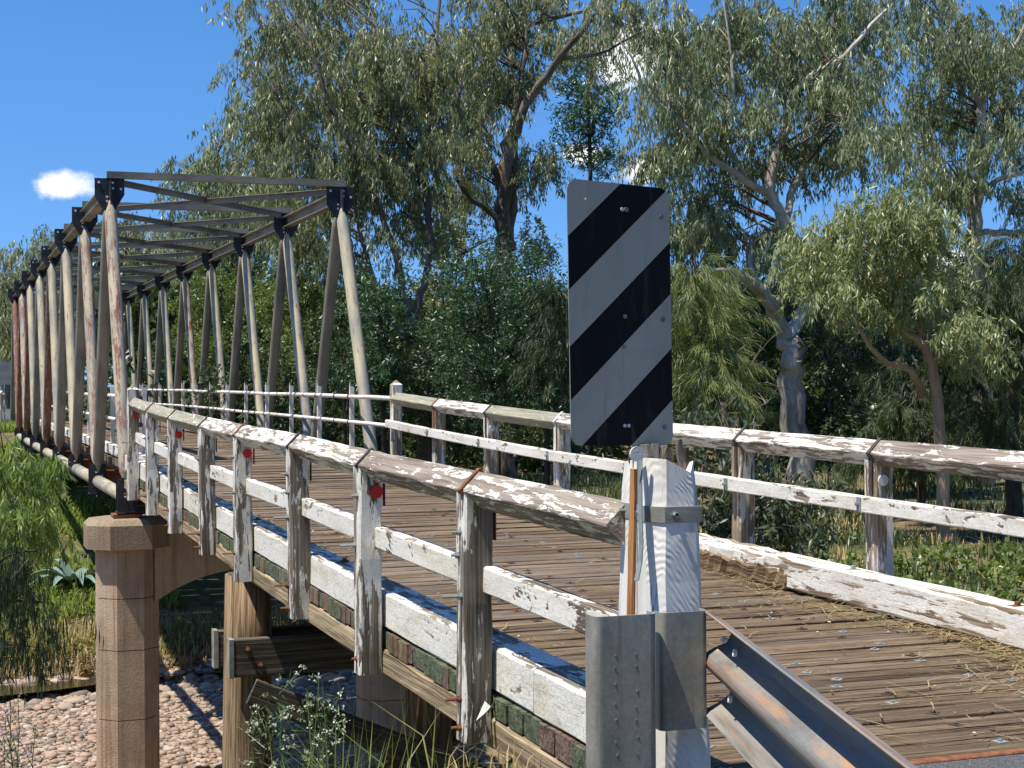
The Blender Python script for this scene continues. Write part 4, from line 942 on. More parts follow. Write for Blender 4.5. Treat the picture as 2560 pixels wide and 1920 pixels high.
tree('gum_tree', 'massive pale gum with a forked trunk standing right of the striped sign', 'tree',
     [[(1722, 1010, 36, 66), (1716, 860, 36, 54), (1708, 775, 36, 52), (1703, 728, 36, 50)],
      [(1700, 735, 36, 34), (1674, 670, 35.7, 32), (1640, 624, 35.4, 26), (1592, 596, 35, 20), (1556, 584, 34.8, 14), (1500, 598, 34.5, 7)],
      [(1706, 735, 36, 36), (1733, 678, 36.2, 34), (1760, 630, 36.4, 30), (1748, 560, 36.4, 27), (1705, 500, 36.2, 26), (1690, 462, 36, 26), (1663, 416, 36, 26), (1674, 355, 36, 24), (1698, 275, 36, 21), (1724, 200, 36, 17), (1745, 170, 36, 15), (1812, 132, 36, 12), (1870, 68, 36, 9), (1915, 20, 36, 6)],
      [(1663, 416, 36, 18), (1617, 394, 35.6, 16), (1538, 338, 35.2, 14), (1468, 263, 35, 11), (1395, 196, 34.7, 8), (1366, 126, 34.5, 5), (1336, 84, 34.5, 3)],
      [(1617, 394, 35.6, 12), (1566, 312, 35.2, 10), (1561, 258, 35, 9), (1584, 198, 35, 8), (1572, 58, 35, 5), (1558, -20, 35, 4)],
      [(1695, 490, 36.2, 18), (1718, 400, 36.8, 16), (1765, 300, 37, 14), (1800, 200, 37.3, 10), (1810, 80, 37.5, 6)],
      [(1640, 624, 35.4, 14), (1628, 590, 35.3, 13), (1622, 540, 35.3, 9)]],
     bl(36.8, 2.2, (1475, 190, 88, 72), (1555, 105, 82, 82), (1640, 45, 88, 62), (1600, 240, 72, 68), (1700, 105, 75, 75), (1800, 40, 92, 66), (1785, 190, 70, 68), (1860, 140, 60, 76), (1620, 380, 58, 46), (1530, 430, 68, 66), (1490, 330, 52, 44), (1750, 320, 66, 60), (1835, 290, 66, 66), (1570, 500, 54, 40), (1480, 500, 40, 50), (1440, 90, 50, 46), (1660, 520, 44, 36), (1420, 340, 36, 30)),
     ML_gumb, MB_gum, 104, dens=5.5, cr=.72, n_each=560, L=.19, Wd=.033, group='gum trees on the far bank', bark2=MB_gumd)
tree('gum_tree', 'tall straight pale gum near the right edge rising behind the bright sapling', 'tree',
     [[(2128, 1010, 42, 46), (2122, 760, 42, 40), (2112, 600, 42, 36), (2104, 476, 42, 32), (2114, 400, 42, 27), (2121, 333, 42, 24), (2125, 212, 42, 18), (2158, 158, 42, 13), (2192, 102, 42, 9), (2240, 0, 42, 5)],
      [(2121, 420, 42, 14), (2156, 390, 41.7, 12), (2230, 364, 41.5, 8)], [(2124, 240, 42, 12), (2085, 160, 42, 10), (2050, 60, 42, 6)], [(2112, 500, 42, 14), (2150, 505, 42, 16), (2230, 500, 42, 14)]],
     bl(43.2, 2.4, (2045, 85, 95, 95), (2150, 200, 72, 100), (1990, 240, 75, 82), (2080, 320, 48, 66), (2200, 50, 75, 75), (2195, 290, 40, 60), (1990, 370, 55, 45), (1960, 20, 75, 55), (2210, 430, 30, 35), (2055, 410, 40, 40)),
     ML_gumb, MB_gum, 105, dens=5.5, cr=.8, n_each=540, L=.19, Wd=.036, group='gum trees on the far bank', bark2=MB_gumd)
tree('gum_sapling', 'sunlit yellow-green young gum with crooked pinkish stems in front of the dark trees', 'tree',
     [[(2040, 1000, 28, 30), (2024, 860, 28, 24), (2008, 774, 28, 21), (1985, 734, 28, 18), (1944, 711, 28, 13), (1926, 677, 28, 12), (1921, 640, 28, 8), (1900, 560, 28, 5)],
      [(1985, 734, 28, 13), (1984, 690, 28, 12), (1968, 640, 28, 9), (1960, 540, 28, 5)], [(1992, 860, 28.2, 20), (1966, 800, 28, 15), (1905, 775, 27.8, 12), (1862, 720, 27.6, 9), (1840, 660, 27.6, 6)],
      [(2010, 780, 28, 9), (2060, 740, 27.6, 7), (2085, 700, 27.4, 4)]],
     bl(28, 1.5, (1895, 462, 100, 58), (1840, 545, 92, 58), (1950, 545, 96, 72), (1795, 590, 52, 44), (2018, 475, 42, 55), (1890, 625, 88, 34), (2085, 690, 44, 36), (1960, 640, 60, 30), (2095, 740, 36, 26)),
     ML_gumy, MB_gump, 106, dens=7, cr=.48, n_each=420, L=.15, Wd=.028, droop=1.0)
# she-oaks
def sheoak(label, limbs, blobs, seed, mat=ML_oak, **k):
    a = dict(dens=6, cr=.55, n_each=760, L=.24, Wd=.009, droop=.75, spread=.42, twig=10, hang=.25, outward=.9); a.update(k)
    return tree('she_oak', label, 'tree', limbs, blobs, mat, MB_dark, seed, group='she-oaks', **a)
sheoak('bright feathery she-oak just right of the striped sign', [[(1560, 1000, 25, 16), (1545, 860, 25, 14), (1520, 740, 25, 10), (1505, 600, 25, 6), (1500, 530, 25, 3)]],
       bl(25, 1.1, (1480, 590, 30, 46), (1500, 670, 40, 46), (1485, 770, 40, 52), (1475, 860, 32, 40), (1525, 740, 30, 36), (1460, 690, 32, 50), (1540, 800, 24, 26)), 201)
sheoak('dark drooping she-oak at the right edge above the far railing', [[(2190, 1010, 31, 36), (2185, 860, 31, 32), (2205, 760, 31, 24), (2240, 650, 31, 14)], [(2185, 880, 31, 16), (2120, 800, 31, 10), (2080, 700, 31, 6)]],
       bl(31, 1.6, (2090, 640, 60, 50), (2170, 640, 60, 75), (2150, 760, 66, 66), (2080, 800, 58, 58), (2160, 900, 72, 66), (2060, 900, 62, 56), (2190, 560, 40, 55)), 202, mat=ML_under)
sheoak('dark she-oak low behind the far railing left of the right-edge one', [[(1985, 1010, 33, 20), (1990, 880, 33, 16), (2000, 780, 33, 10), (2010, 700, 33, 5)]],
       bl(33, 1.4, (1930, 900, 62, 56), (1990, 960, 66, 50), (1960, 830, 50, 50), (2040, 980, 70, 44), (1900, 980, 60, 40)), 203, mat=ML_under)
sheoak('soft green she-oak on the left edge of the striped sign', [[(1210, 1000, 31, 16), (1212, 850, 31, 12), (1220, 700, 31, 7), (1222, 620, 31, 4)]],
       bl(31, 1.0, (1212, 640, 26, 60), (1205, 740, 32, 60), (1195, 830, 34, 50)), 204, mat=ML_under)
# native cypress pines, dark bottle green
def pine(label, limbs, blobs, seed, **k):
    a = dict(dens=7, cr=.5, n_each=420, L=.10, Wd=.03, droop=-.35, spread=.8, twig=16, hang=-.1, squash=1.0); a.update(k)
    return tree('cypress_pine', label, 'tree', limbs, blobs, ML_pine, MB_dark, seed, group='native cypress pines', **a)
pine('dense dark cypress pine clump below the twin-trunked gum', [[(1075, 1000, 33, 18), (1070, 850, 33, 14), (1060, 700, 33, 9), (1050, 580, 33, 4)]],
     bl(33, 1.6, (1010, 620, 55, 50), (1085, 600, 62, 52), (1045, 700, 72, 62), (1110, 770, 66, 62), (1010, 790, 62, 62), (1075, 860, 72, 52)), 301)
pine('dark cypress pine left of the striped sign with dead twigs', [[(1180, 1000, 32, 16), (1178, 850, 32, 12), (1170, 700, 32, 8), (1170, 600, 32, 4)]],
     bl(32, 1.3, (1165, 620, 46, 52), (1165, 720, 56, 62), (1150, 820, 62, 58), (1190, 880, 50, 45)), 302)
pine('thin tall conifer showing against the sky behind the striped sign', [[(1275, 900, 52, 13), (1275, 600, 52, 12), (1272, 300, 52, 9), (1268, 60, 52, 4)]],
     bl(52, 1.4, (1300, 215, 44, 24), (1238, 185, 24, 26), (1310, 275, 46, 22), (1235, 250, 32, 20), (1262, 130, 24, 24), (1250, 320, 42, 22), (1300, 340, 34, 18)), 303, dens=4.0, cr=.6, L=.16, Wd=.05, n_each=260)
pine('dark cypress pine behind the nearest right-hand truss tube', [[(830, 1000, 35, 15), (828, 850, 35, 12), (822, 700, 35, 7), (820, 600, 35, 3)]],
     bl(35, 1.3, (815, 640, 44, 56), (825, 740, 56, 66), (835, 850, 62, 55), (760, 820, 50, 55)), 304)
# understorey shrubs and small trees
def bush(label, vx, vy, blobs, seed, mat=ML_under, name='shrub', cat='shrub', L=.12, Wd=.045, cr=.55, dens=6, n_each=300, group='understorey shrubs', **k):
    d = blobs[0][4]
    return tree(name, label, cat, [[(vx, 1010, d, 9), (vx + 3, 900, d, 8), (vx - 4, vy + 20, d, 6), (vx, vy - 30, d, 3)], [(vx + 2, 930, d, 7), (vx + 26, vy + 30, d, 5), (vx + 40, vy - 20, d, 3)]], blobs, mat, MB_dark, seed, dens=dens, cr=cr, n_each=n_each, L=L, Wd=Wd, droop=.5, spread=.9, group=group, twig=10, **k)
U = [('yellow-green leafy small tree behind the third and fourth right-hand truss tubes', 655, 600, bl(46, 2, (640, 560, 66, 52), (600, 640, 62, 56), (690, 640, 60, 56), (650, 740, 72, 62), (600, 800, 60, 44)), ML_underb),
     ('yellow-green leafy small tree behind the far right-hand truss tubes', 480, 650, bl(54, 2, (470, 600, 62, 48), (530, 660, 62, 56), (430, 660, 62, 52), (480, 740, 72, 62), (400, 750, 55, 60)), ML_underb),
     ('mid-green small tree beyond the far end of the truss', 350, 690, bl(68, 2, (340, 600, 60, 48), (300, 690, 48, 56), (370, 700, 56, 56), (330, 780, 62, 46)), ML_underb),
     ('dark leafy shrub behind the second right-hand truss tube', 740, 760, bl(38, 1.6, (735, 690, 56, 66), (720, 800, 66, 56), (770, 740, 40, 50)), ML_under),
     ('dark shrub filling the gap under the pale forked gum trunk', 1640, 820, bl(38, 1.6, (1620, 740, 46, 66), (1640, 850, 62, 62), (1590, 900, 52, 46), (1680, 920, 56, 40)), ML_under),
     ('dark green shrub right of the pale forked gum trunk', 1790, 820, bl(37, 1.6, (1790, 740, 56, 66), (1790, 850, 66, 62), (1850, 790, 56, 66), (1840, 900, 66, 50), (1760, 930, 50, 40)), ML_under),
     ('dark shrub behind the sapling stems', 1930, 800, bl(39, 1.6, (1900, 730, 66, 50), (1960, 780, 62, 56), (2030, 720, 56, 56)), ML_under),
     ('bright shrub left of the slender many-stemmed gum', 800, 640, bl(42, 1.5, (770, 590, 50, 56), (860, 640, 40, 50), (845, 740, 44, 50)), ML_underb),
     ('pale thin-leaved shrub right of the slender many-stemmed gum', 960, 560, bl(48, 1.5, (960, 520, 50, 52), (985, 470, 40, 44), (930, 620, 40, 40), (1150, 520, 50, 40)), ML_gum)]
U += [('dark thicket behind the far railing between the truss and the sign', 930, 820, bl(37, 1.6, (940, 740, 60, 70), (900, 850, 60, 60), (965, 860, 60, 60), (1140, 900, 60, 40), (1030, 920, 70, 40)), ML_under),
      ('dark thicket low behind the far railing right of the sign', 1560, 860, bl(40, 1.8, (1540, 700, 60, 80), (1590, 650, 60, 70), (1560, 830, 60, 70), (1690, 640, 60, 70), (1800, 660, 70, 60)), ML_under),
      ('dark thicket behind the tall straight gum at the right', 2080, 760, bl(46, 2, (2040, 640, 60, 70), (2140, 620, 60, 70), (2190, 740, 60, 90), (2100, 560, 50, 50), (1980, 600, 60, 60)), ML_under),
      ('dark tangled shrub behind the nearest truss tubes', 690, 860, bl(40, 1.6, (680, 820, 60, 50), (610, 860, 66, 44), (560, 780, 60, 56), (500, 820, 66, 50), (800, 900, 60, 40)), ML_under)]
for i, (lab, vx, vy, b, mt) in enumerate(U): bush(lab, vx, vy, b, 400 + i, mt)
# dead, leafless tree and bare branches by the conifer
def bare(label, base, d, seed, h_px, n=9):
    rng = np.random.default_rng(seed); r = random.Random(seed); p0 = A(base[0], base[1], d); t = thing('bare_tree', label, 'tree', (p0[0], p0[1], float(H(p0[0], p0[1]))))
    mb = MB()
    def grow(p, dirv, L, rad, lv):
        pts = [p]; q = p.copy(); dv = dirv.copy()
        for i in range(5): dv = unit(dv + rng.normal(size=3) * .22); q = q + dv * L / 5; pts.append(q.copy())
        mb.tube(pts, [max(.006, rad * (1 - .13 * i)) for i in range(6)], n=5, cap=False, rnd=r)
        if lv:
            for i in range(3 + (lv > 1)): j = r.randint(2, 5); grow(pts[j], unit(dv + rng.normal(size=3) * .6 + [0, 0, .15]), L * .62, rad * .5, lv - 1)
    grow(np.array([p0[0], p0[1], float(H(p0[0], p0[1])) - .1]), np.array([.05, 0, 1.0]), h_px * VS * d / FPX, .1, 3); mb.build('trunk', MB_gumd, t, smooth=True)
bare('leafless grey tree against the sky beyond the truss at the left', (62, 800), 92, 7, 200)
bare('leafless dark tree just left of the striped sign', (1195, 950), 47, 8, 360)
bare('dead dark sapling behind the far railing right of the sign', (1598, 930), 30, 12, 300)
# distant trees on the left beyond the bridge
farb = [('distant round olive gum at the far left edge behind the truss', 20, bl(95, 4, (10, 640, 42, 60), (40, 590, 36, 50), (-20, 700, 60, 60), (30, 720, 60, 50))),
        ('distant olive gum behind the far end of the left truss tubes', 110, bl(88, 4, (95, 640, 52, 62), (140, 600, 40, 44), (120, 720, 70, 62), (60, 700, 50, 60), (160, 690, 56, 60))),
        ('distant small gum crown poking above the left top chord', 150, bl(100, 3, (128, 520, 18, 16), (150, 560, 30, 30), (100, 560, 28, 24))),
        ('distant olive gum seen through the truss top bracing', 300, bl(80, 4, (290, 520, 52, 44), (350, 500, 44, 42), (400, 560, 52, 50), (260, 600, 62, 56), (340, 620, 66, 60), (220, 680, 60, 70)))]
for i, (lab, vx, b) in enumerate(farb):
    d = b[0][4]; tree('distant_gum', lab, 'tree', [[(vx, 900, d, 16), (vx, 780, d, 14), (vx + 5, 680, d, 10), (vx, 560, d, 4)]], b, ML_gum, MB_gumd, 500 + i, dens=5, cr=1.2, n_each=320, L=.34, Wd=.085, group='distant gums beyond the bridge', reach=14)
# the wood behind, which reads as one mass
rng = np.random.default_rng(77); bb = []
for q in range(46):
    vx = 240 + q * 46 + rng.uniform(-20, 20); d = rng.uniform(56, 70)
    top = 600 if vx < 700 else (640 if vx < 1250 else 590)
    bb += [(vx, top + rng.uniform(20, 70), 56, 52, d, 2.5), (vx + 10, top + 150, 62, 80, d, 2.5), (vx, top + 260, 62, 80, d - 6, 2.5)]
C, R = clumps(bb, rng, 3.6, 1.2); V, F, ti = leaves(C, R, 200, .36, .16, .5, rng, spread=.9, twig=9)
tag(npmesh('far_wood', V, F, ML_under, tint=ti), 'dark far-off wood filling the background behind the tree line', 'wood', kind='stuff')
# leafy shrub against the far railing
tree('gum_regrowth', 'leafy gum regrowth with reddish tips hanging behind the far railing right of the sign', 'shrub',
     [[(1640, 1290, 16, 14), (1640, 1180, 16, 12), (1620, 1050, 16, 9), (1580, 930, 16, 5), (1560, 870, 16, 3)], [(1640, 1200, 16, 9), (1690, 1100, 15.8, 6), (1700, 1020, 15.8, 3)], [(1640, 1220, 16, 9), (1580, 1120, 16.2, 6), (1550, 1040, 16.2, 3)]],
     bl(16, .5, (1550, 905, 34, 36), (1590, 960, 50, 40), (1640, 1010, 66, 44), (1560, 1040, 52, 50), (1690, 1050, 48, 44), (1620, 1090, 84, 50), (1720, 1110, 50, 42), (1580, 1140, 60, 44), (1670, 1160, 74, 40), (1740, 1060, 30, 24)),
     leaf_mat('regrowth_leaf', (.045, .07, .04), (.10, .13, .075), (.26, .22, .14)), MB_gumd, 601, dens=5, cr=.26, n_each=110, L=.115, Wd=.03, droop=.8, spread=.6, twig=8)
# hanging foliage in the left foreground
tree('willowy_wattle', 'bright green drooping wattle foliage at the left edge beside the truss', 'shrub',
     [[(-120, 1500, 19, 20), (-90, 1300, 19, 16), (-40, 1100, 19, 11), (10, 1010, 19, 7), (60, 980, 19, 4)], [(-80, 1250, 19, 10), (-10, 1160, 19, 7), (50, 1080, 19, 4)], [(-90, 1300, 19, 10), (-30, 1250, 19, 7), (40, 1200, 19, 3)]],
     bl(19, .8, (30, 985, 46, 40), (70, 1010, 34, 42), (10, 1070, 52, 46), (70, 1075, 40, 34), (20, 1150, 46, 50), (-10, 1230, 40, 46), (60, 1140, 28, 32)),
     leaf_mat('wattle_leaf', (.11, .17, .05), (.22, .31, .09), (.40, .45, .17), trans=.45), MB_dark, 602, dens=6, cr=.34, n_each=260, L=.15, Wd=.024, droop=1.2, spread=.45, twig=9, hang=.6)
tree('dark_hanging_branch', 'dark thin-leaved branches hanging over the grassy creek bank at the left', 'shrub',
     [[(-160, 1620, 15, 16), (-130, 1400, 15, 13), (-60, 1270, 15, 9), (20, 1200, 15, 5), (80, 1190, 15, 3)], [(-90, 1330, 15, 7), (10, 1300, 15, 5), (90, 1300, 15, 3)]],
     bl(15, .5, (30, 1230, 60, 26), (70, 1250, 36, 22), (20, 1300, 60, 28), (75, 1330, 36, 22), (20, 1370, 60, 30), (80, 1400, 46, 26), (10, 1190, 40, 22)),
     leaf_mat('dark_wattle_leaf', (.02, .035, .018), (.035, .06, .028), (.08, .11, .05), trans=.2), MB_dark, 603, dens=1.3, cr=.3, n_each=70, L=.16, Wd=.011, droop=2.2, spread=.35, twig=7, hang=.8)

# ------------------------------------------------------------------ grass, weeds, stones, litter
def blades(P, Lh, Wd, lean, rng, tint_lo=0, tint_hi=1):
    n = len(P); L = Lh * (.55 + .8 * rng.random((n, 1))); a = rng.random(n) * 2 * math.pi
    dirh = np.stack([np.cos(a), np.sin(a), np.zeros(n)], 1); s = np.stack([-np.sin(a), np.cos(a), np.zeros(n)], 1)
    ln = lean * rng.random((n, 1)); w = Wd * (.6 + .8 * rng.random((n, 1)))
    p1 = P + np.array([0, 0, 1]) * L * .6 + dirh * L * ln * .35; p2 = P + np.array([0, 0, 1]) * L * (1 - .45 * ln) + dirh * L * ln
    V = np.stack([P - s * w * .5, P + s * w * .5, p1 + s * w * .4, p1 - s * w * .4, p2], 1).reshape(-1, 3); b = np.arange(n)[:, None] * 5
    F = np.concatenate([b + [0, 1, 2], b + [0, 2, 3], b + [3, 2, 4]], 1).reshape(-1, 3)
    return V, F, np.repeat(tint_lo + (tint_hi - tint_lo) * rng.random(n), 5)
def scatter(x0, x1, y0, y1, n, rng, keep=None):
    x = rng.uniform(x0, x1, n); y = rng.uniform(y0, y1, n); z = H(x, y)
    if keep is not None: k_ = keep(x, y, z); x, y, z = x[k_], y[k_], z[k_]
    return np.stack([x, y, z - .02], 1)
rng = np.random.default_rng(900)
patch = lambda x, y: np.sin(x * 1.3 + 1.7 * np.sin(y * .6)) + np.sin(y * 1.1 + x * .4)
P = scatter(-16, 8.5, 33.8, 60, 150000, rng, lambda x, y, z: (z > BED + .12) & (patch(x, y) > -.9) & (x < 5.2 + .3 * np.sin(y * 2)))
V, F, ti = blades(P, .42, .032, 1.5, rng); tag(npmesh('bank_grass', V, F, ML_grass, tint=ti), 'long green grass on the far creek bank at the left', 'grass', kind='stuff')
P = scatter(-16, 8.5, 34.2, 38, 14000, rng, lambda x, y, z: (z > BED - .1) & (z < BED + .5))
V, F, ti = blades(P, .55, .025, 1.3, rng); tag(npmesh('dry_bank_grass', V, F, ML_straw, tint=ti), 'dry straw-coloured grass fringe at the foot of the far bank', 'grass', kind='stuff')
P = scatter(7.2, 34, 9, 46, 70000, rng, lambda x, y, z: (patch(x, y) > .0) & (z > -3.5))
V, F, ti = blades(P, .30, .024, 1.0, rng); tag(npmesh('right_bank_grass', V, F, ML_under, tint=ti), 'grass on the bank under the trees behind the far railing', 'grass', kind='stuff')
P = scatter(7.2, 20, 10, 30, 9000, rng, lambda x, y, z: (patch(x * 1.4, y) < .1))
V, F, ti = blades(P, .3, .02, 1.6, rng); tag(npmesh('dry_right_grass', V, F, ML_straw, tint=ti), 'dry grass and litter behind the far railing', 'grass', kind='stuff')
# broad-leaved weeds behind the far railing
def weedpatch(label, x0, x1, y0, y1, n, seed):
    rng = np.random.default_rng(seed); P = scatter(x0, x1, y0, y1, n, rng); P[:, 2] += .12 + .25 * rng.random(n)
    V, F, ti = leaves(P, np.full(n, .16), 30, .09, .08, .1, rng, spread=1.0, twig=6, hang=.0); tag(npmesh('ground_weeds', V, F, ML_underb, tint=ti), label, 'weeds', kind='stuff')
weedpatch('low broad-leaved green weeds behind the far kerb at the right edge', 9.5, 17, 12, 20, 260, 41)
# foreground tufts below the near railing
rng = np.random.default_rng(901)
P = []
for (vx, d, n) in ((700, 8.6, 60), (760, 8.2, 70), (830, 8.6, 50), (900, 8.0, 40), (990, 7.9, 18), (640, 9.2, 40)):
    c = A(vx, 1700, d); P.append(np.stack([c[0] + rng.normal(size=n) * .13, c[1] + rng.normal(size=n) * .13, np.zeros(n)], 1))
P = np.concatenate(P); P[:, 2] = H(P[:, 0], P[:, 1]) - .02; gz = P[:, 2]
for i in range(len(P)): pass
V, F, ti = blades(P, 1.0, .010, .8, rng, .2, 1.0); tag(npmesh('foreground_grass', V, F, ML_grass, tint=ti), 'thin arching grass blades at the bottom edge below the near railing', 'grass', kind='stuff')
P = scatter(-3, 2.2, 3.5, 13, 5000, rng); V, F, ti = blades(P, .22, .012, 1.2, rng); tag(npmesh('verge_grass', V, F, ML_grass, tint=ti), 'short grass on the road verge and near bank', 'grass', kind='stuff')
P = scatter(2.25, 2.62, 5.75, 7.4, 160, rng); P[:, 2] = -.62; V, F, ti = blades(P, .22, .009, 1.0, rng); tag(npmesh('edge_grass', V, F, ML_straw, tint=ti), 'dry wispy grass at the bridge edge beside the metal post', 'grass', kind='stuff')
# flowering weed
def weed(label, spots, flm, seed, h):
    rng = np.random.default_rng(seed); r = random.Random(seed); b = A(spots[0][0], 1700, spots[0][1]); t = thing('flowering_weed', label, 'weed', (b[0], b[1], float(H(b[0], b[1]))), 'flowering weeds')
    st = MB(); LP_, FP = [], []
    for (vx, d, top) in spots:
        p = A(vx, 1700, d); p[2] = float(H(p[0], p[1])); e = A(vx + r.uniform(-25, 25), top, d)
        pts = [p + (e - p) * t_ + rng.normal(size=3) * .012 for t_ in np.linspace(0, 1, 8)]; st.tube(pts, [.007 - .0006 * i for i in range(8)], n=5, cap=False)
        for q in np.linspace(.15, 1, 26): c = p + (e - p) * q; LP_.append(c)
        for q in range(6):
            a = p + (e - p) * r.uniform(.6, .95); bb_ = a + np.array([rng.normal() * .08, rng.normal() * .08, r.uniform(.06, .16)]); st.tube([a, bb_], [.004, .002], n=4, cap=False); FP += [bb_, bb_ + rng.normal(size=3) * .02]
            LP_ += [a * .5 + bb_ * .5]
        FP.append(e)
    st.build('stems', ML_weed, t)
    V, F, ti = leaves(np.array(LP_), np.full(len(LP_), .035), 4, .06, .010, -.3, rng, spread=1.0, twig=3, hang=-.2); npmesh('leaves', V, F, ML_weed, t, tint=ti)
    V, F, ti = leaves(np.array(FP), np.full(len(FP), .018), 8, .016, .011, -.4, rng, spread=1.0, twig=4, hang=-.3); tag(npmesh('flowers', V, F, flm, t, tint=ti), kind='stuff')
weed('upright grey-green weed with small white flower heads in front of the timber pile', [(585, 9.5, 1505), (610, 9.4, 1470), (645, 9.5, 1520), (560, 9.6, 1560), (690, 9.3, 1510), (670, 9.2, 1590), (730, 9.2, 1530)], ML_flower, 51, 1)
weed('straggly weed with lilac flowers at the lower left corner', [(20, 12, 1500), (45, 12, 1530), (5, 12.3, 1550), (75, 12, 1570), (30, 11.6, 1590)], ML_lilac, 52, 1)
# agave on the bank
ag = A(158, 1262, 38.5); ag[2] = float(H(ag[0], ag[1])); t = thing('agave', 'blue-green agave rosette growing on the grassy bank left of the pier', 'agave', ag); r = random.Random(4)
for q in range(15):
    a = q * 2.4; el = r.uniform(.5, 1.2); L = r.uniform(1.0, 1.5); vs = []; tn = []
    for i in range(8):
        u = i / 7; rr = L * u * math.cos(el) + .25 * L * u * u; z = L * (u * math.sin(el) - .55 * u * u * u) + .1; w = .15 * (1 - u ** 2.2) * (.6 + u * .9) + .004
        c = np.array([ag[0] + rr * math.cos(a), ag[1] + rr * math.sin(a), ag[2] + z]); s = np.array([-math.sin(a), math.cos(a), 0])
        vs += [c - s * w + [0, 0, .03], c - [0, 0, .02], c + s * w + [0, 0, .03]]; tn += [.3 + .7 * r.random()] * 3
    f = []
    for i in range(7): f += [(3 * i, 3 * i + 1, 3 * i + 4, 3 * i + 3), (3 * i + 1, 3 * i + 2, 3 * i + 5, 3 * i + 4)]
    npmesh('agave_leaf', np.array(vs), np.array(f), ML_agave, t, tint=tn, smooth=True)
# river stones
def ico(sub):
    p = (1 + 5 ** .5) / 2; V = [(-1, p, 0), (1, p, 0), (-1, -p, 0), (1, -p, 0), (0, -1, p), (0, 1, p), (0, -1, -p), (0, 1, -p), (p, 0, -1), (p, 0, 1), (-p, 0, -1), (-p, 0, 1)]
    F = [(0, 11, 5), (0, 5, 1), (0, 1, 7), (0, 7, 10), (0, 10, 11), (1, 5, 9), (5, 11, 4), (11, 10, 2), (10, 7, 6), (7, 1, 8), (3, 9, 4), (3, 4, 2), (3, 2, 6), (3, 6, 8), (3, 8, 9), (4, 9, 5), (2, 4, 11), (6, 2, 10), (8, 6, 7), (9, 8, 1)]
    V = [np.array(v) / np.linalg.norm(v) for v in V]
    for _ in range(sub):
        c = {}; F2 = []
        def mid(a, b):
            kk = (min(a, b), max(a, b))
            if kk not in c: m_ = V[a] + V[b]; V.append(m_ / np.linalg.norm(m_)); c[kk] = len(V) - 1
            return c[kk]
        for a, b, d in F: x, y_, z = mid(a, b), mid(b, d), mid(d, a); F2 += [(a, x, z), (b, y_, x), (d, z, y_), (x, y_, z)]
        F = F2
    return np.array(V), np.array(F)
def stones(name, label, P, rad, rng, sub=1):
    bv, bf = ico(sub); n = len(P); rad = np.asarray(rad)[:, None]
    sc = np.concatenate([rad * (.8 + .6 * rng.random((n, 1))), rad * (.7 + .5 * rng.random((n, 1))), rad * (.4 + .3 * rng.random((n, 1)))], 1)
    a = rng.random(n) * 6.28; ca, sa = np.cos(a), np.sin(a)
    v = bv[None] * (1 + .16 * rng.normal(size=(n, len(bv), 1)) * .6); v = v * sc[:, None, :]
    x = v[..., 0] * ca[:, None] - v[..., 1] * sa[:, None]; y = v[..., 0] * sa[:, None] + v[..., 1] * ca[:, None]
    V = np.stack([x, y, v[..., 2]], -1) + P[:, None, :]; F = bf[None] + (np.arange(n) * len(bv))[:, None, None]
    tag(npmesh(name, V.reshape(-1, 3), F.reshape(-1, 3), M_stone, tint=np.repeat(rng.random(n), len(bv)), smooth=True), label, 'stones', kind='stuff')
rng = np.random.default_rng(902)
P = scatter(-9, 9, 18.5, 33.9, 24000, rng, lambda x, y, z: z < BED + .35); P[:, 2] += .03
stones('creek_gravel', 'rounded tan and pinkish river stones covering the dry creek bed', P, .028 + .075 * rng.random(len(P)) ** 3, rng, 0)
P = scatter(-9, 9, 31.2, 35.8, 2600, rng, lambda x, y, z: z < BED + .5); P[:, 2] += .06
stones('creek_edge_stones', 'larger stones along the creek water at the foot of the grassy bank', P, .05 + .15 * rng.random(len(P)) ** 3, rng)
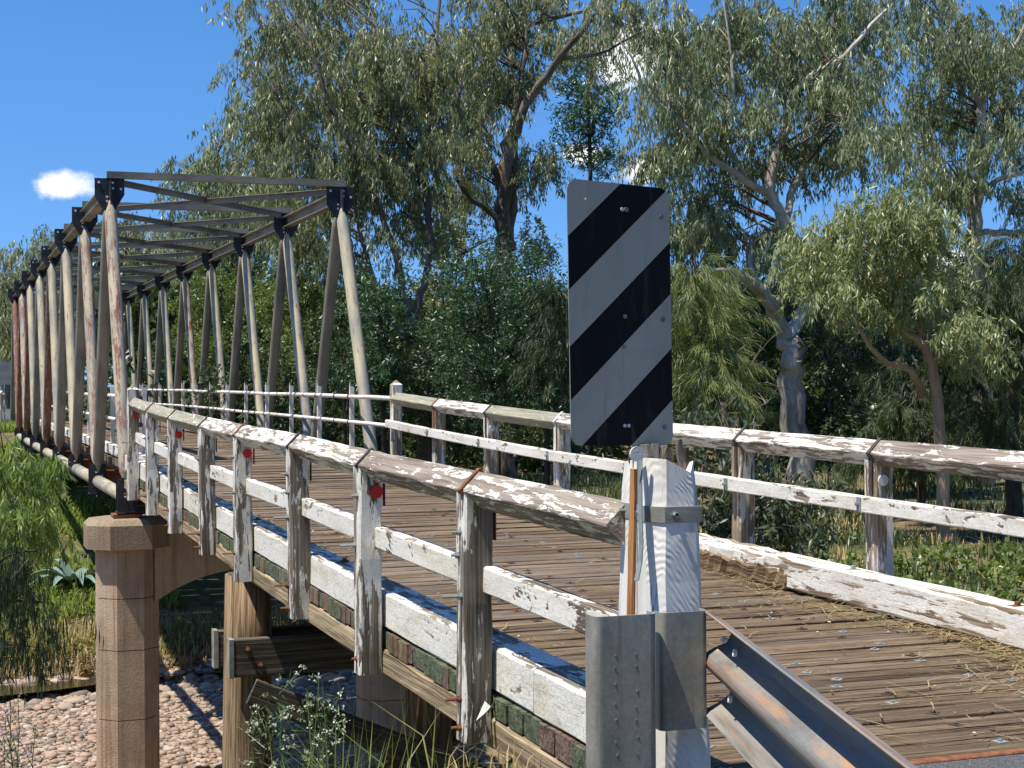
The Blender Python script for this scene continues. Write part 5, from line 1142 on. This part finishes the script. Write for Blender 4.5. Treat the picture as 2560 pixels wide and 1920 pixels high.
# litter on the deck
rng = np.random.default_rng(903); n = 1700
y = rng.uniform(5.9, 12.5, n); y = np.where(rng.random(n) < .6, 6.0 + np.abs(rng.normal(size=n)) * 2.2, y); y = np.minimum(y, 12.4); x = 5.93 - np.abs(rng.normal(size=n)) * .22 * (1 + .8 * np.sin(y * 2.1)); x[:220] = rng.uniform(3, 5.9, 220)
V, F = [], []
for i in range(n):
    a = rng.random() * 6.28; L = rng.uniform(.05, .34) * (.5 if i % 3 else 1); z = deckz(y[i]) + .004 + rng.random() * .02; c_, s_ = math.cos(a), math.sin(a); w = rng.uniform(.0018, .004)
    o = len(V); bx = rng.normal() * .02
    for u in (0, .5, 1): V += [(x[i] + c_ * L * u - s_ * w - s_ * bx * 4 * u * (1 - u), y[i] + s_ * L * u + c_ * w + c_ * bx * 4 * u * (1 - u), z + .012 * u), (x[i] + c_ * L * u + s_ * w - s_ * bx * 4 * u * (1 - u), y[i] + s_ * L * u - c_ * w + c_ * bx * 4 * u * (1 - u), z + .012 * u)]
    F += [(o, o + 1, o + 3, o + 2), (o + 2, o + 3, o + 5, o + 4)]
tag(npmesh('straw_litter', np.array(V), np.array(F), ML_straw, tint=rng.random(len(V))), 'dry straw litter lying on the deck along the far kerb', 'litter', kind='stuff')
n = 260; y = 5.9 + 16 * rng.random(n) ** 1.5; x = np.where(rng.random(n) < .6, 2.95 + np.abs(rng.normal(size=n)) * .35, rng.uniform(3, 5.9, n)); V, F = [], []
for i in range(n):
    s_ = rng.uniform(.004, .014); a = rng.random(4) * .9 + np.arange(4) * 1.57; o = len(V); z = deckz(y[i]) + .006
    for q in a: V.append((x[i] + math.cos(q) * s_, y[i] + math.sin(q) * s_, z + rng.random() * .006))
    F.append((o, o + 1, o + 2, o + 3))
tag(npmesh('paint_flakes', np.array(V), np.array(F), M_wref), 'small white paint flakes scattered on the plank roadway', 'litter', kind='stuff')

# unseen roadside trees around the viewpoint, added to cut blue sky light
rng = np.random.default_rng(88); C, R = [], []
for (tx, ty, hh, rr) in ((-14, -9, 9, 4.5), (-5, -16, 11, 5), (5, -19, 12, 5), (15, -15, 12, 5.5), (23, -6, 11, 5), (-21, 2, 8, 4.5), (28, 6, 10, 5), (-26, 13, 8, 5), (12, -28, 13, 6), (-12, -25, 12, 6)):
    n = 60; q = unit(rng.normal(size=(n, 3))) * rng.random((n, 1)) ** .5; C.append(np.array([tx, ty, hh * .55]) + q * [rr, rr, hh * .5]); R.append(np.full(n, 1.3))
V, F, ti = leaves(np.concatenate(C), np.concatenate(R), 90, .55, .26, .5, rng, spread=.8)
tag(npmesh('sky_blocking_trees', V, F, ML_under, tint=ti), 'belt of unseen roadside trees added around the viewpoint to block sky light', 'trees', kind='stuff')
